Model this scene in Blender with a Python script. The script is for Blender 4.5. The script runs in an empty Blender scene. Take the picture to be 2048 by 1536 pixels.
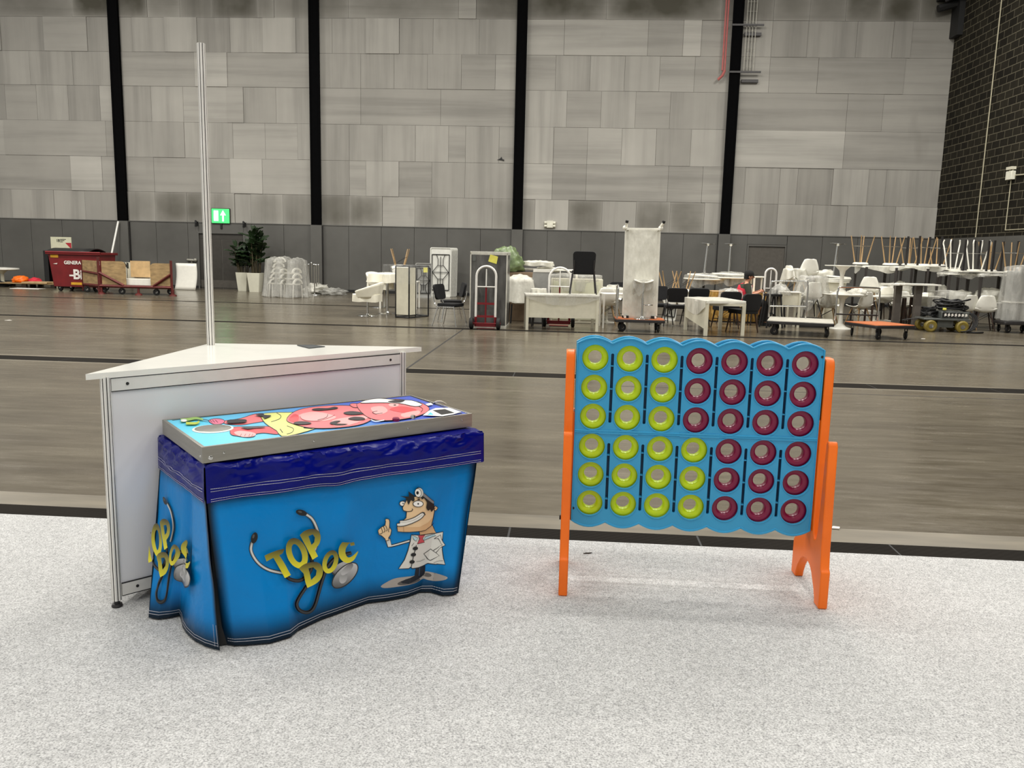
import bpy, math, random
from math import sin, cos, pi, sqrt, radians, atan2, hypot
from mathutils import Vector, Matrix, noise
from mathutils.geometry import tessellate_polygon
random.seed(7)
COL = bpy.context.scene.collection
V = Vector

# ------------------------------------------------------------------ camera model (used to survey floor positions)
FPX = 1647.4; CH = 1.54
PITCH, ROLL, YAW = 0.157070, 0.024091, -0.065623
FW = V((sin(YAW)*cos(PITCH), cos(YAW)*cos(PITCH), -sin(PITCH)))
RT0 = V((cos(YAW), -sin(YAW), 0)); UP0 = RT0.cross(FW)
RT = RT0*cos(ROLL) + UP0*sin(ROLL); UP = -RT0*sin(ROLL) + UP0*cos(ROLL)
EYE = V((0, 0, CH))
def ray(x, y): return FW + RT*((x-1024)/FPX) - UP*((y-768)/FPX)
def at(x, y, z=0.0):
    d = ray(x, y); return EYE + d*((z-CH)/d.z)
def aty(x, y, Y):
    d = ray(x, y); return EYE + d*(Y/d.y)
def proj(p):
    d = V(p)-EYE; k = d.dot(FW); return 1024+FPX*d.dot(RT)/k, 768-FPX*d.dot(UP)/k
def zat(x, y, Y): return aty(x, y, Y).z
cam_d = bpy.data.cameras.new('camera'); cam = bpy.data.objects.new('camera', cam_d); COL.objects.link(cam)
cam_d.sensor_fit = 'HORIZONTAL'; cam_d.sensor_width = 36.0; cam_d.lens = 36.0*FPX/2048
cam_d.clip_end = 200
m = Matrix.Identity(4)
for i in range(3):
    m[i][0] = RT[i]; m[i][1] = UP[i]; m[i][2] = -FW[i]; m[i][3] = EYE[i]
cam.matrix_world = m
bpy.context.scene.camera = cam

# ------------------------------------------------------------------ materials
def lin(c):
    r = []
    for a in c[:3]:
        a = a/255.0
        r.append(a/12.92 if a <= .04045 else ((a+.055)/1.055)**2.4)
    return (r[0], r[1], r[2], 1.0)
class NT:
    def __init__(s, name):
        s.m = bpy.data.materials.new(name); s.m.use_nodes = True
        s.t = s.m.node_tree; s.b = s.t.nodes['Principled BSDF']; s.out = s.t.nodes['Material Output']
    def n(s, typ, **kw):
        nd = s.t.nodes.new(typ)
        for k, v in kw.items():
            if k in ('operation', 'blend_type', 'data_type', 'layer_name', 'attribute_name', 'noise_dimensions', 'feature', 'distance', 'mode', 'clamp'):
                setattr(nd, k, v)
            else:
                nd.inputs[k.replace('_', ' ')].default_value = v
        return nd
    def l(s, a, b): s.t.links.new(a, b)
    def obj(s): return s.n('ShaderNodeTexCoord').outputs['Object']
    def noise(s, vec, scale, detail=3, rough=.5, stretch=None):
        if stretch:
            mp = s.n('ShaderNodeMapping'); mp.inputs['Scale'].default_value = stretch
            s.l(vec, mp.inputs['Vector']); vec = mp.outputs['Vector']
        nd = s.n('ShaderNodeTexNoise', Scale=scale, Detail=detail, Roughness=rough); s.l(vec, nd.inputs['Vector'])
        return nd.outputs['Fac']
    def ramp(s, fac, stops):
        nd = s.n('ShaderNodeValToRGB'); e = nd.color_ramp.elements
        while len(e) < len(stops): e.new(.5)
        for i, (p, c) in enumerate(stops):
            e[i].position = p; e[i].color = c if len(c) == 4 else (*c, 1)
        s.l(fac, nd.inputs['Fac']); return nd.outputs['Color']
    def mix(s, fac, a, b, mode='MIX'):
        nd = s.t.nodes.new('ShaderNodeMix'); nd.data_type = 'RGBA'; nd.blend_type = mode
        for src, i in ((fac, 0), (a, 6), (b, 7)):
            if hasattr(src, 'is_linked'): s.l(src, nd.inputs[i])
            else: nd.inputs[i].default_value = src
        return nd.outputs[2]
    def math(s, op, a, b=0.0, clamp=False):
        nd = s.t.nodes.new('ShaderNodeMath'); nd.operation = op; nd.use_clamp = clamp
        for src, i in ((a, 0), (b, 1)):
            if hasattr(src, 'is_linked'): s.l(src, nd.inputs[i])
            else: nd.inputs[i].default_value = src
        return nd.outputs[0]
    def bump(s, h, strength=.3, dist=.01):
        nd = s.n('ShaderNodeBump', Strength=strength, Distance=dist); s.l(h, nd.inputs['Height'])
        s.l(nd.outputs['Normal'], s.b.inputs['Normal'])
    def color(s, sock): s.l(sock, s.b.inputs['Base Color'])
    def set(s, **kw):
        for k, v in kw.items(): s.b.inputs[k.replace('_', ' ')].default_value = v
        return s
M = {}
def mat(name, rgb, rough=.5, metal=0., var=.06, scale=8., bump=0., bscale=40., spec=.5, stretch=None):
    t = NT(name); c = lin(rgb)
    f = t.noise(t.obj(), scale, 4, .55, stretch)
    lo = tuple(max(0, x*(1-var*2)) for x in c[:3]); hi = tuple(min(1, x*(1+var*2)) for x in c[:3])
    t.color(t.ramp(f, [(.3, lo), (.7, hi)]))
    t.set(Roughness=rough, Metallic=metal); t.b.inputs['Specular IOR Level'].default_value = spec
    if bump: t.bump(t.noise(t.obj(), bscale, 3), bump, .004)
    M[name] = t.m; return t.m
def emit(name, rgb, s):
    t = NT(name); t.set(Roughness=.6); t.b.inputs['Base Color'].default_value = lin(rgb)
    t.b.inputs['Emission Color'].default_value = lin(rgb); t.b.inputs['Emission Strength'].default_value = s
    M[name] = t.m; return t.m
def film(name, rgb, alpha, rough=.25):
    t = NT(name); t.set(Roughness=rough)
    t.b.inputs['Base Color'].default_value = lin(rgb)
    f = t.noise(t.obj(), 5, 3, .6, (1.6, 1.6, .45))
    a = t.ramp(f, [(.3, (max(0, alpha-.12),)*3), (.72, (min(1, alpha+.2),)*3)])
    t.l(a, t.b.inputs['Alpha'])
    t.bump(t.noise(t.obj(), 7, 3, .6, (1.4, 1.4, .6)), .55, .03)
    M[name] = t.m; return t.m
mat('white_laminate', (243, 242, 234), .16, var=.01)
mat('white_panel', (232, 232, 234), .4, var=.015, scale=2)
mat('aluminium', (232, 230, 224), .35, .1, var=.03)
mat('groove_black', (22, 22, 22), .6)
mat('column_black', (7, 7, 8), .9, spec=.05)
mat('steel', (150, 147, 138), .34, .55, var=.05, scale=6, stretch=(1, 1, 12))
mat('chrome', (205, 205, 202), .12, .95, var=.02)
mat('black_plastic', (18, 18, 19), .5, var=.1)
mat('black_fabric', (13, 13, 16), .85, var=.2, scale=40, bump=.2, bscale=300)
mat('rubber', (20, 20, 20), .7)
mat('orange_plastic', (252, 114, 6), .42, var=.04, scale=5, bump=.06, bscale=220)
mat('blue_plastic', (52, 156, 204), .36, var=.03, scale=4, bump=.05, bscale=200)
mat('dark_blue_plastic', (14, 62, 98), .5)
mat('lime_plastic', (204, 226, 8), .38, var=.05, scale=14)
mat('maroon_plastic', (136, 10, 62), .34, var=.06, scale=14)
mat('navy_vinyl', (0, 10, 116), .27, var=.08, scale=6, bump=.4, bscale=16, spec=.2)
mat('thread', (205, 205, 215), .7)
mat('oak', (166, 136, 96), .5, var=.12, scale=6, stretch=(1, 1, .15))
mat('walnut', (62, 44, 34), .5, var=.1)
mat('dark_metal', (52, 50, 50), .45, .3)
mat('grey_leg', (100, 94, 88), .5)
mat('dark_leg', (58, 54, 52), .5)
mat('white_plastic', (236, 234, 224), .35, var=.02)
mat('white_cloth', (238, 234, 216), .8, var=.03, scale=5, bump=.3, bscale=12)
mat('cream_paint', (214, 210, 190), .45, var=.03)
mat('red_bin', (112, 20, 24), .5, var=.08, scale=4)
mat('rust_red', (92, 30, 26), .55, .2, var=.15)
mat('plywood', (158, 132, 92), .65, var=.16, scale=4, stretch=(1, 1, 3))
mat('light_ply', (196, 164, 118), .6, var=.08, scale=5)
mat('orange_board', (186, 104, 58), .45, var=.1, scale=6)
mat('trolley_grey', (190, 186, 174), .4, var=.06)
mat('red_metal', (118, 22, 30), .4, .2)
mat('pot_white', (216, 214, 196), .5, var=.02)
mat('soil', (50, 40, 30), .9)
mat('stem_brown', (70, 62, 40), .8)
mat('leaf_green', (36, 56, 28), .5, var=.35, scale=3)
mat('brown_card', (128, 108, 86), .8, var=.06)
mat('charcoal_wrap', (58, 56, 54), .3, var=.05, scale=2, bump=.6, bscale=9)
mat('yellow_note', (222, 216, 96), .7)
mat('green_wrap', (104, 120, 82), .35, var=.25, scale=7, bump=.8, bscale=16)
mat('skin', (196, 140, 112), .6)
mat('black_cloth', (22, 21, 21), .9, var=.15)
mat('red_vest', (206, 42, 62), .75)
mat('dark_green_cloth', (54, 58, 46), .9)
mat('yellow_wheel', (128, 112, 46), .45, var=.12)
mat('grey_case', (92, 95, 92), .45, .2)
mat('sign_paper', (206, 206, 180), .6, var=.03)
mat('print_dark', (40, 42, 38), .7)
mat('print_red', (170, 36, 50), .7)
mat('print_white', (232, 228, 220), .7)
mat('print_yellow', (214, 160, 40), .7)
mat('folding_white', (222, 222, 214), .4, var=.03)
mat('grey_board', (150, 150, 146), .5, var=.04)
mat('lamp_white', (224, 222, 206), .5)
mat('pipe_red', (172, 92, 88), .5)
mat('pipe_grey', (150, 148, 138), .4, .4)
mat('conduit', (176, 170, 146), .5)
mat('red_wheel', (120, 30, 24), .5)
film('clear_film', (208, 207, 200), .32)
film('milky_film', (230, 228, 216), .72)
film('thin_film', (190, 190, 186), .03)
emit('sign_green', (64, 214, 104), 1.35)
emit('sign_white', (225, 255, 235), 2.2)

# fabric of the hall
def m_osb():
    t = NT('osb_board'); o = t.obj()
    v = t.n('ShaderNodeTexVoronoi', Scale=22.); mp = t.n('ShaderNodeMapping'); mp.inputs['Scale'].default_value = (1, 1, .6)
    t.l(o, mp.inputs['Vector']); t.l(mp.outputs['Vector'], v.inputs['Vector'])
    t.color(t.ramp(v.outputs['Color'], [(.15, lin((120, 88, 34))), (.5, lin((176, 134, 58))), (.85, lin((206, 168, 92)))]))
    t.set(Roughness=.75); M['osb_board'] = t.m
m_osb()
def m_carpet():
    t = NT('felt_carpet'); o = t.obj()
    f1 = t.noise(o, 150, 3, .75); f2 = t.noise(o, 34, 3, .65); f3 = t.noise(o, 1.3, 3, .6)
    a = t.ramp(f1, [(.34, lin((142, 142, 142))), (.5, lin((198, 198, 197))), (.66, lin((222, 222, 221)))])
    b = t.ramp(f2, [(.36, (.84,)*3), (.6, (1.0,)*3)])
    c = t.ramp(f3, [(.3, (.94,)*3), (.7, (1.0,)*3)])
    t.color(t.mix(1., t.mix(1., a, b, 'MULTIPLY'), c, 'MULTIPLY')); t.set(Roughness=.97)
    t.b.inputs['Specular IOR Level'].default_value = .12
    t.bump(f1, .5, .004); M['felt_carpet'] = t.m
m_carpet()
def m_floor():
    t = NT('polished_concrete'); o = t.obj()
    s1 = t.noise(o, .9, 6, .62, (.5, 1.5, 1)); s2 = t.noise(o, 5, 6, .7, (.3, 1.6, 1)); s3 = t.noise(o, .22, 3, .5)
    a = t.ramp(s1, [(.28, lin((88, 80, 67))), (.52, lin((104, 96, 81))), (.76, lin((118, 110, 94)))])
    b = t.ramp(s2, [(.3, (.76,)*3), (.62, (1.04,)*3)])
    c = t.ramp(s3, [(.3, (.85,)*3), (.7, (1.05,)*3)])
    sc = t.noise(o, 2.4, 5, .8, (.25, 4, 1)); d = t.ramp(sc, [(.66, (0,)*3), (.78, (.22,)*3)])
    k = t.mix(1., t.mix(1., a, b, 'MULTIPLY'), c, 'MULTIPLY')
    t.color(t.mix(d, k, lin((178, 168, 146))))
    r = t.ramp(s2, [(.3, (.15,)*3), (.7, (.3,)*3)]); t.l(r, t.b.inputs['Roughness'])
    t.b.inputs['Specular IOR Level'].default_value = .55
    t.bump(s2, .06, .01); M['polished_concrete'] = t.m
m_floor()
def m_trench():
    t = NT('trench_steel'); o = t.obj()
    w = t.n('ShaderNodeTexWave', Scale=9., Distortion=.0); mp = t.n('ShaderNodeMapping'); mp.inputs['Rotation'].default_value = (0, 0, .9)
    t.l(o, mp.inputs['Vector']); t.l(mp.outputs['Vector'], w.inputs['Vector'])
    t.color(t.mix(t.noise(o, 3, 4), lin((30, 28, 26)), lin((44, 41, 37)))); t.set(Roughness=.9); t.b.inputs['Specular IOR Level'].default_value = .04
    t.bump(w.outputs['Fac'], .35, .004); M['trench_steel'] = t.m
m_trench()
def m_wall():
    # colour attribute tint: R brightness, G stain, B grain direction
    t = NT('board_cladding'); o = t.obj(); uv = t.n('ShaderNodeTexCoord').outputs['UV']
    at_ = t.n('ShaderNodeVertexColor', layer_name='tint'); sp = t.n('ShaderNodeSeparateColor'); t.l(at_.outputs['Color'], sp.inputs[0])
    vert = t.noise(o, 1.0, 4, .6, (2.2, 1, .12)); hor = t.noise(o, 1.0, 4, .6, (.14, 1, 3.0)); g = t.mix(sp.outputs[2], vert, hor)
    streak = t.ramp(g, [(.3, (.78,)*3), (.52, (1.0,)*3), (.75, (1.08,)*3)])
    base = t.mix(sp.outputs[0], lin((122, 119, 113)), lin((190, 187, 179)))
    big = t.ramp(t.noise(o, .35, 4, .6), [(.3, (.84,)*3), (.7, (1.04,)*3)])
    k = t.mix(1., t.mix(1., base, streak, 'MULTIPLY'), big, 'MULTIPLY')
    sx = t.n('ShaderNodeSeparateXYZ'); t.l(uv, sx.inputs[0])
    def edge(s): return t.math('MULTIPLY', t.math('MULTIPLY', s, t.math('SUBTRACT', 1., s)), 4.)
    e = t.math('POWER', t.math('MULTIPLY', edge(sx.outputs[0]), edge(sx.outputs[1])), .28)
    st = t.math('MULTIPLY', t.math('MULTIPLY', e, sp.outputs[1]), t.math('ADD', .5, t.noise(o, 1.2, 3, .5)), True)
    k = t.mix(st, k, lin((72, 69, 58)))
    sm = t.ramp(t.noise(o, 1.0, 3, .5, (.75, 1, .3)), [(.66, (0,)*3), (.8, (.35,)*3)])
    k = t.mix(sm, k, lin((84, 80, 70)))
    t.color(k); t.set(Roughness=.8); M['board_cladding'] = t.m
m_wall()
def m_grey():
    t = NT('grey_wainscot'); o = t.obj()
    f = t.noise(o, .6, 4, .6); t.color(t.ramp(f, [(.3, lin((80, 79, 75))), (.7, lin((95, 94, 90)))]))
    t.set(Roughness=.5); M['grey_wainscot'] = t.m
m_grey()
def m_brick():
    t = NT('dark_blockwork'); o = t.obj()
    mp = t.n('ShaderNodeMapping'); mp.inputs['Rotation'].default_value = (0, 0, 0)
    sx = t.n('ShaderNodeSeparateXYZ'); t.l(o, sx.inputs[0]); cb = t.n('ShaderNodeCombineXYZ')
    t.l(sx.outputs[1], cb.inputs[0]); t.l(sx.outputs[2], cb.inputs[1])
    b = t.n('ShaderNodeTexBrick', Scale=1., Mortar_Size=.012, Mortar_Smooth=.15, Brick_Width=.45, Row_Height=.225, Bias=-.2)
    b.inputs['Color1'].default_value = lin((42, 39, 32)); b.inputs['Color2'].default_value = lin((27, 25, 21)); b.inputs['Mortar'].default_value = lin((96, 91, 77)); t.b.inputs['Specular IOR Level'].default_value = .1
    t.l(cb.outputs[0], b.inputs['Vector'])
    n = t.ramp(t.noise(o, 2, 5, .7), [(.3, (.75,)*3), (.7, (1.15,)*3)])
    t.color(t.mix(1., b.outputs['Color'], n, 'MULTIPLY')); t.set(Roughness=.85)
    t.bump(b.outputs['Fac'], -.4, .01); M['dark_blockwork'] = t.m
m_brick()
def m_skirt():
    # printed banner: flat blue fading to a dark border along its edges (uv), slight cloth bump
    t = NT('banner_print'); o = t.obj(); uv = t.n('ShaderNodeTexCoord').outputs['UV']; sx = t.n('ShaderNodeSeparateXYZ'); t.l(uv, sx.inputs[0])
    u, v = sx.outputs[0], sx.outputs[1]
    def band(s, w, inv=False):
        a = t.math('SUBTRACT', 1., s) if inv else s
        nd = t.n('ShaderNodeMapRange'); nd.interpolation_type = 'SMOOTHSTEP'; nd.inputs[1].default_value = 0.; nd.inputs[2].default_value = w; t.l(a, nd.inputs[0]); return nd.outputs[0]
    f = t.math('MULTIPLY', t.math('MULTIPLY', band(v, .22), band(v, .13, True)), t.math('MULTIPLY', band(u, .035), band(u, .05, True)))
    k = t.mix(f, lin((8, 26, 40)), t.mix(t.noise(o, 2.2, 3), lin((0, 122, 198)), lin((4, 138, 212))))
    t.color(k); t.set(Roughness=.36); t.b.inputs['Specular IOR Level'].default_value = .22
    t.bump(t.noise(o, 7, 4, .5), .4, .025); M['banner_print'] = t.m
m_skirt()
def m_print():
    t = NT('print_inks'); at_ = t.n('ShaderNodeVertexColor', layer_name='ink'); t.color(at_.outputs['Color']); t.set(Roughness=.35); M['print_inks'] = t.m
m_print()

# ------------------------------------------------------------------ mesh builder
class MB:
    def __init__(s): s.v = []; s.f = []; s.mi = []; s.uv = {}; s.vc = {}
    def add(s, vs, fs, m=0, mx=None):
        b = len(s.v)
        for p in vs: s.v.append(V(p) if mx is None else mx @ V(p))
        for f in fs: s.f.append([b+i for i in f]); s.mi.append(m)
        return b
    def box(s, x0, x1, y0, y1, z0, z1, m=0, mx=None):
        vs = [(x, y, z) for z in (z0, z1) for y in (y0, y1) for x in (x0, x1)]
        s.add(vs, [(0, 2, 3, 1), (4, 5, 7, 6), (0, 1, 5, 4), (2, 6, 7, 3), (0, 4, 6, 2), (1, 3, 7, 5)], m, mx); return s
    def tube(s, path, r, n=8, m=0, closed=False, cap=True, mx=None, flat=1.0):
        P = [V(p) for p in path]; k = len(P); rs = r if isinstance(r, (list, tuple)) else [r]*k
        T = []
        for i in range(k):
            a = P[(i-1) % k] if (closed or i > 0) else P[i]; b = P[(i+1) % k] if (closed or i < k-1) else P[i]
            t = (b-a); T.append(t.normalized() if t.length > 1e-9 else V((0, 0, 1)))
        up = V((0, 0, 1)) if abs(T[0].z) < .9 else V((1, 0, 0))
        N = (up - T[0]*up.dot(T[0])).normalized(); vs = []
        for i in range(k):
            N = N - T[i]*N.dot(T[i])
            N = N.normalized() if N.length > 1e-6 else T[i].orthogonal().normalized()
            B = T[i].cross(N)
            for j in range(n):
                a = 2*pi*j/n; vs.append(P[i] + (N*cos(a) + B*sin(a)*flat)*rs[i])
        fs = []
        for i in range(k if closed else k-1):
            for j in range(n):
                a, b = i*n+j, i*n+(j+1) % n; c, d = ((i+1) % k)*n+(j+1) % n, ((i+1) % k)*n+j
                fs.append((a, b, c, d))
        if cap and not closed: fs += [tuple(reversed(range(n))), tuple((k-1)*n+j for j in range(n))]
        s.add(vs, fs, m, mx); return s
    def cyl(s, p0, p1, r0, r1=None, n=16, m=0, mx=None):
        return s.tube([p0, p1], [r0, r0 if r1 is None else r1], n, m, mx=mx)
    def lathe(s, prof, n=24, m=0, mx=None, close=False):
        vs = []; k = len(prof)
        for r, z in prof:
            for j in range(n): a = 2*pi*j/n; vs.append((r*cos(a), r*sin(a), z))
        fs = []
        for i in range(k if close else k-1):
            for j in range(n):
                i2 = (i+1) % k; fs.append((i*n+j, i*n+(j+1) % n, i2*n+(j+1) % n, i2*n+j))
        if not close:
            if prof[0][0] > 1e-6: fs.append(tuple(reversed(range(n))))
            if prof[-1][0] > 1e-6: fs.append(tuple((k-1)*n+j for j in range(n)))
        s.add(vs, fs, m, mx); return s
    def ball(s, c, r, n=12, m=0, sc=(1, 1, 1)):
        k = 8; prof = [(max(1e-7, r*sin(pi*i/k)), -r*cos(pi*i/k)) for i in range(k+1)]
        return s.lathe(prof, n, m, Matrix.Translation(V(c)) @ Matrix.Diagonal((*sc, 1)))
    def prism(s, polys, h0, h1, plane='xy', m=0, mx=None, side_m=None):
        # polys: outer loop then hole loops, extruded along the third axis
        if not isinstance(polys[0][0], (tuple, list, Vector)): polys = [polys]
        def w(a, b, h): return {'xy': V((a, b, h)), 'xz': V((a, h, b)), 'yz': V((h, a, b))}[plane]
        flat = [p for l in polys for p in l]; n = len(flat)
        tri = tessellate_polygon([[V((p[0], p[1], 0)) for p in l] for l in polys])
        vs = [w(p[0], p[1], h0) for p in flat] + [w(p[0], p[1], h1) for p in flat]
        b = s.add(vs, [t for t in tri] + [tuple(i+n for i in reversed(t)) for t in tri], m, mx)
        o = 0
        for l in polys:
            k = len(l)
            for i in range(k):
                s.f.append([b+o+i, b+o+(i+1) % k, b+n+o+(i+1) % k, b+n+o+i]); s.mi.append(m if side_m is None else side_m)
            o += k
        return s
    def grid(s, fn, nu, nv, m=0, uv=True):
        b = len(s.v)
        for j in range(nv+1):
            for i in range(nu+1):
                s.v.append(V(fn(i/nu, j/nv)))
        for j in range(nv):
            for i in range(nu):
                a = b+j*(nu+1)+i; q = [a, a+1, a+nu+2, a+nu+1]
                if uv: s.uv[len(s.f)] = [(i/nu, j/nv), ((i+1)/nu, j/nv), ((i+1)/nu, (j+1)/nv), (i/nu, (j+1)/nv)]
                s.f.append(q); s.mi.append(m)
        return s
    def build(s, name, mats, parent=None, smooth=True, bevel=0, ang=38, solid=0, loc=None, vcname='ink', seg=2):
        me = bpy.data.meshes.new(name); me.from_pydata([tuple(p) for p in s.v], [], s.f)
        if not isinstance(mats, (list, tuple)): mats = [mats]
        for x in mats: me.materials.append(M[x] if isinstance(x, str) else x)
        if len(mats) > 1: me.polygons.foreach_set('material_index', s.mi)
        if s.uv:
            ul = me.uv_layers.new(name='UVMap')
            for p in me.polygons:
                q = s.uv.get(p.index)
                if q:
                    for li, c in zip(p.loop_indices, q): ul.data[li].uv = c
        if s.vc:
            ca = me.color_attributes.new(vcname, 'FLOAT_COLOR', 'CORNER')
            for p in me.polygons:
                q = s.vc.get(p.index)
                if q:
                    for k_, li in enumerate(p.loop_indices): ca.data[li].color = q if not isinstance(q[0], (tuple, list)) else q[k_]
        import bmesh
        bm = bmesh.new(); bm.from_mesh(me)
        if not s.uv and not s.vc: bmesh.ops.recalc_face_normals(bm, faces=bm.faces)
        bm.to_mesh(me); bm.free()
        if smooth:
            me.polygons.foreach_set('use_smooth', [True]*len(me.polygons)); me.set_sharp_from_angle(angle=radians(ang))
        o = bpy.data.objects.new(name, me); COL.objects.link(o)
        if parent: o.parent = parent
        if loc is not None: o.location = loc
        if solid:
            md = o.modifiers.new('solid', 'SOLIDIFY'); md.thickness = solid; md.offset = 0
        if bevel:
            md = o.modifiers.new('bevel', 'BEVEL'); md.width = bevel; md.segments = seg; md.limit_method = 'ANGLE'; md.angle_limit = radians(40); md.harden_normals = False
        return o
def tag(o, label=None, cat=None, group=None, kind=None):
    if label: o['label'] = label
    if cat: o['category'] = cat
    if group: o['group'] = group
    if kind: o['kind'] = kind
    return o
def thing(name, label, cat, loc=(0, 0, 0), rz=0., group=None):
    o = bpy.data.objects.new(name, None); COL.objects.link(o); o.empty_display_size = .1
    o.location = (loc[0], loc[1], loc[2] if len(loc) > 2 else 0); o.rotation_euler = (0, 0, rz)
    return tag(o, label, cat, group)
def kids(o): return [c for c in bpy.data.objects if c.parent == o]
def dup(o, label=None, loc=None, rot=None, group=None, parent=None):
    c = o.copy(); COL.objects.link(c)
    if parent: c.parent = parent
    for k in kids(o): dup(k, parent=c)
    if label: c['label'] = label
    if loc is not None: c.location = (loc[0], loc[1], loc[2] if len(loc) > 2 else 0)
    if rot is not None: c.rotation_euler = rot if isinstance(rot, (tuple, list)) else (0, 0, rot)
    if group: c['group'] = group
    return c
def struct(o): o['kind'] = 'structure'; return o
def arc(cx, cy, r, a0, a1, n): return [(cx+r*cos(a0+(a1-a0)*i/n), cy+r*sin(a0+(a1-a0)*i/n)) for i in range(n+1)]
def rrect(x0, x1, y0, y1, r, n=4):
    p = []
    for cx, cy, a in ((x1-r, y0+r, -pi/2), (x1-r, y1-r, 0), (x0+r, y1-r, pi/2), (x0+r, y0+r, pi)): p += arc(cx, cy, r, a, a+pi/2, n)
    return p
def crom(pts, n=6, closed=False):
    P = [tuple(p) for p in pts]; k = len(P); out = []; D = len(P[0])
    for i in range(k if closed else k-1):
        g = lambda j: P[j % k] if closed else P[min(max(j, 0), k-1)]
        a, b, c, d = g(i-1), g(i), g(i+1), g(i+2)
        for j in range(n):
            t = j/n
            out.append(tuple(.5*(2*b[q]+(c[q]-a[q])*t+(2*a[q]-5*b[q]+4*c[q]-d[q])*t*t+(3*b[q]-a[q]-3*c[q]+d[q])*t**3) for q in range(D)))
    if not closed: out.append(P[-1])
    return out
def drape(mb, a, b, h, drop, seed=0, n=4., amp=.02, flare=.0, nt=40, crown=.0, m=0, rows=7, hem=.0, folds=7):
    # cloth or film over a box a x b whose top lies at h, hanging down by drop
    rnd = random.Random(seed); ph = [rnd.uniform(0, 6.3) for _ in range(5)]
    def rad(t): return 1.0/((abs(cos(t)/a)**n + abs(sin(t)/b)**n)**(1/n))
    rings = [(.02, 0, 0), (.5, 0, 0), (.9, 0, 0), (1., .0, .012)] + [(1., k/rows, 1) for k in range(1, rows+1)]
    vs = []
    for (q, s_, kind) in rings:
        for j in range(nt):
            t = 2*pi*j/nt; r = rad(t)*q
            w = sin(folds*t+ph[0]) + .6*sin((folds*1.7)*t//1*1.0+ph[1]) if False else sin(folds*t+ph[0]) + .5*sin((folds+4)*t+ph[1])
            r += s_*(flare + amp*w)
            z = h + crown*(1-q*q) + .35*amp*sin(5*t*1.0+ph[2]+q*7) - s_*drop*(1+hem*sin(3*t+ph[3])+.5*hem*sin(5*t+ph[4]))
            vs.append((r*cos(t), r*sin(t), z))
    fs = [tuple(range(nt))]
    for i in range(len(rings)-1):
        for j in range(nt): fs.append((i*nt+j, i*nt+(j+1) % nt, (i+1)*nt+(j+1) % nt, (i+1)*nt+j))
    mb.add(vs, fs, m); return mb
def lump(mb, c, rx, ry, rz, seed=0, amp=.25, freq=2.2, m=0, n=24, k=14, flat=True):
    vs = []; off = V((seed*3.1, seed*1.7, seed*.9))
    for i in range(k+1):
        for j in range(n):
            th = pi*i/k; p = V((sin(th)*cos(2*pi*j/n), sin(th)*sin(2*pi*j/n), -cos(th)))
            d = 1+amp*noise.noise(p*freq+off)+.5*amp*noise.noise(p*freq*2.7+off)
            q = V((p.x*rx*d, p.y*ry*d, p.z*rz*d))
            if flat and q.z < -rz*.55: q.z = -rz*.55
            vs.append(V(c)+q)
    fs = []
    for i in range(k):
        for j in range(n): fs.append((i*n+j, i*n+(j+1) % n, (i+1)*n+(j+1) % n, (i+1)*n+j))
    mb.add(vs, fs, m); return mb
FONT_CACHE = {}
def text(s, size, name, mname, parent, mx, extr=.001, align='LEFT', bold=0.0):
    # lettering turned into a mesh
    cu = bpy.data.curves.new(name, 'FONT'); cu.body = s; cu.size = size; cu.extrude = extr; cu.align_x = align; cu.offset = bold
    o = bpy.data.objects.new(name+'_tmp', cu); COL.objects.link(o)
    bpy.context.view_layer.update()
    dg = bpy.context.evaluated_depsgraph_get(); me = bpy.data.meshes.new_from_object(o.evaluated_get(dg)); me.name = name
    bpy.data.objects.remove(o); bpy.data.curves.remove(cu)
    me.transform(mx); me.materials.clear(); me.materials.append(M[mname])
    ob = bpy.data.objects.new(name, me); COL.objects.link(ob); ob.parent = parent
    return ob
# ------------------------------------------------------------------ the hall
YW = 29.68; XR = 12.45; XL = -27.0; ZP = 2.37; ZT = 12.4
fm = MB(); fm.box(XL-.2, XR+.2, -7, YW+.2, -.12, 0)
struct(fm.build('floor', 'polished_concrete', smooth=False))
# carpet laid over the near end of the hall, up to the floor trench
cm = MB(); cm.box(-7.5, 6.5, -4.2, 4.316, 0.0, .005)
carpet = tag(cm.build('felt_carpet', 'felt_carpet', smooth=False), 'pale grey flecked felt carpet under the games', 'carpet')
CZ = .005
# service trenches with steel cover plates
k = 0
for (y0, y1, st, jit) in ((4.32, 4.498, 1.05, .012), (10.31, 10.69, 1.5, .014), (16.52, 16.78, 2.0, .014), (22.40, 22.62, 2.0, .014)):
    k += 1; tm = MB(); x = -26.9 + (k*.37)
    while x < XR-.1:
        x1 = min(x+st-jit, XR-.05); tm.box(x, x1, y0+.006, y1-.006, -.01, .0022); x += st
    tm.box(-26.9, XR-.05, y0, y1, -.01, .0008, 1)
    struct(tm.build('trim_%d' % k, ['trench_steel', 'groove_black'], smooth=False))
# light concrete lips and saw cuts beside the trenches
tm = MB()
for y0, y1, mm in ((4.50, 4.74, 0), (10.69, 10.78, 0), (10.22, 10.31, 0)): tm.box(-26.9, XR-.05, y0, y1, -.01, .0006, mm)
tm2 = MB()
for y in (9.83, 20.4): tm2.box(-26.9 if y > 15 else .6, XR-.05, y-.012, y+.012, -.01, .0008)
a, b = at(944, 668.6), at(823, 766); tm2.box(-2.12, -2.09, 8.0, 16.5, -.01, .0008)
mat('concrete_lip', (112, 104, 88), .4, var=.14, scale=5, stretch=(.3, 1.5, 1))
struct(tm.build('trim_5', 'concrete_lip', smooth=False)); struct(tm2.build('trim_6', 'dark_metal', smooth=False))

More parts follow.
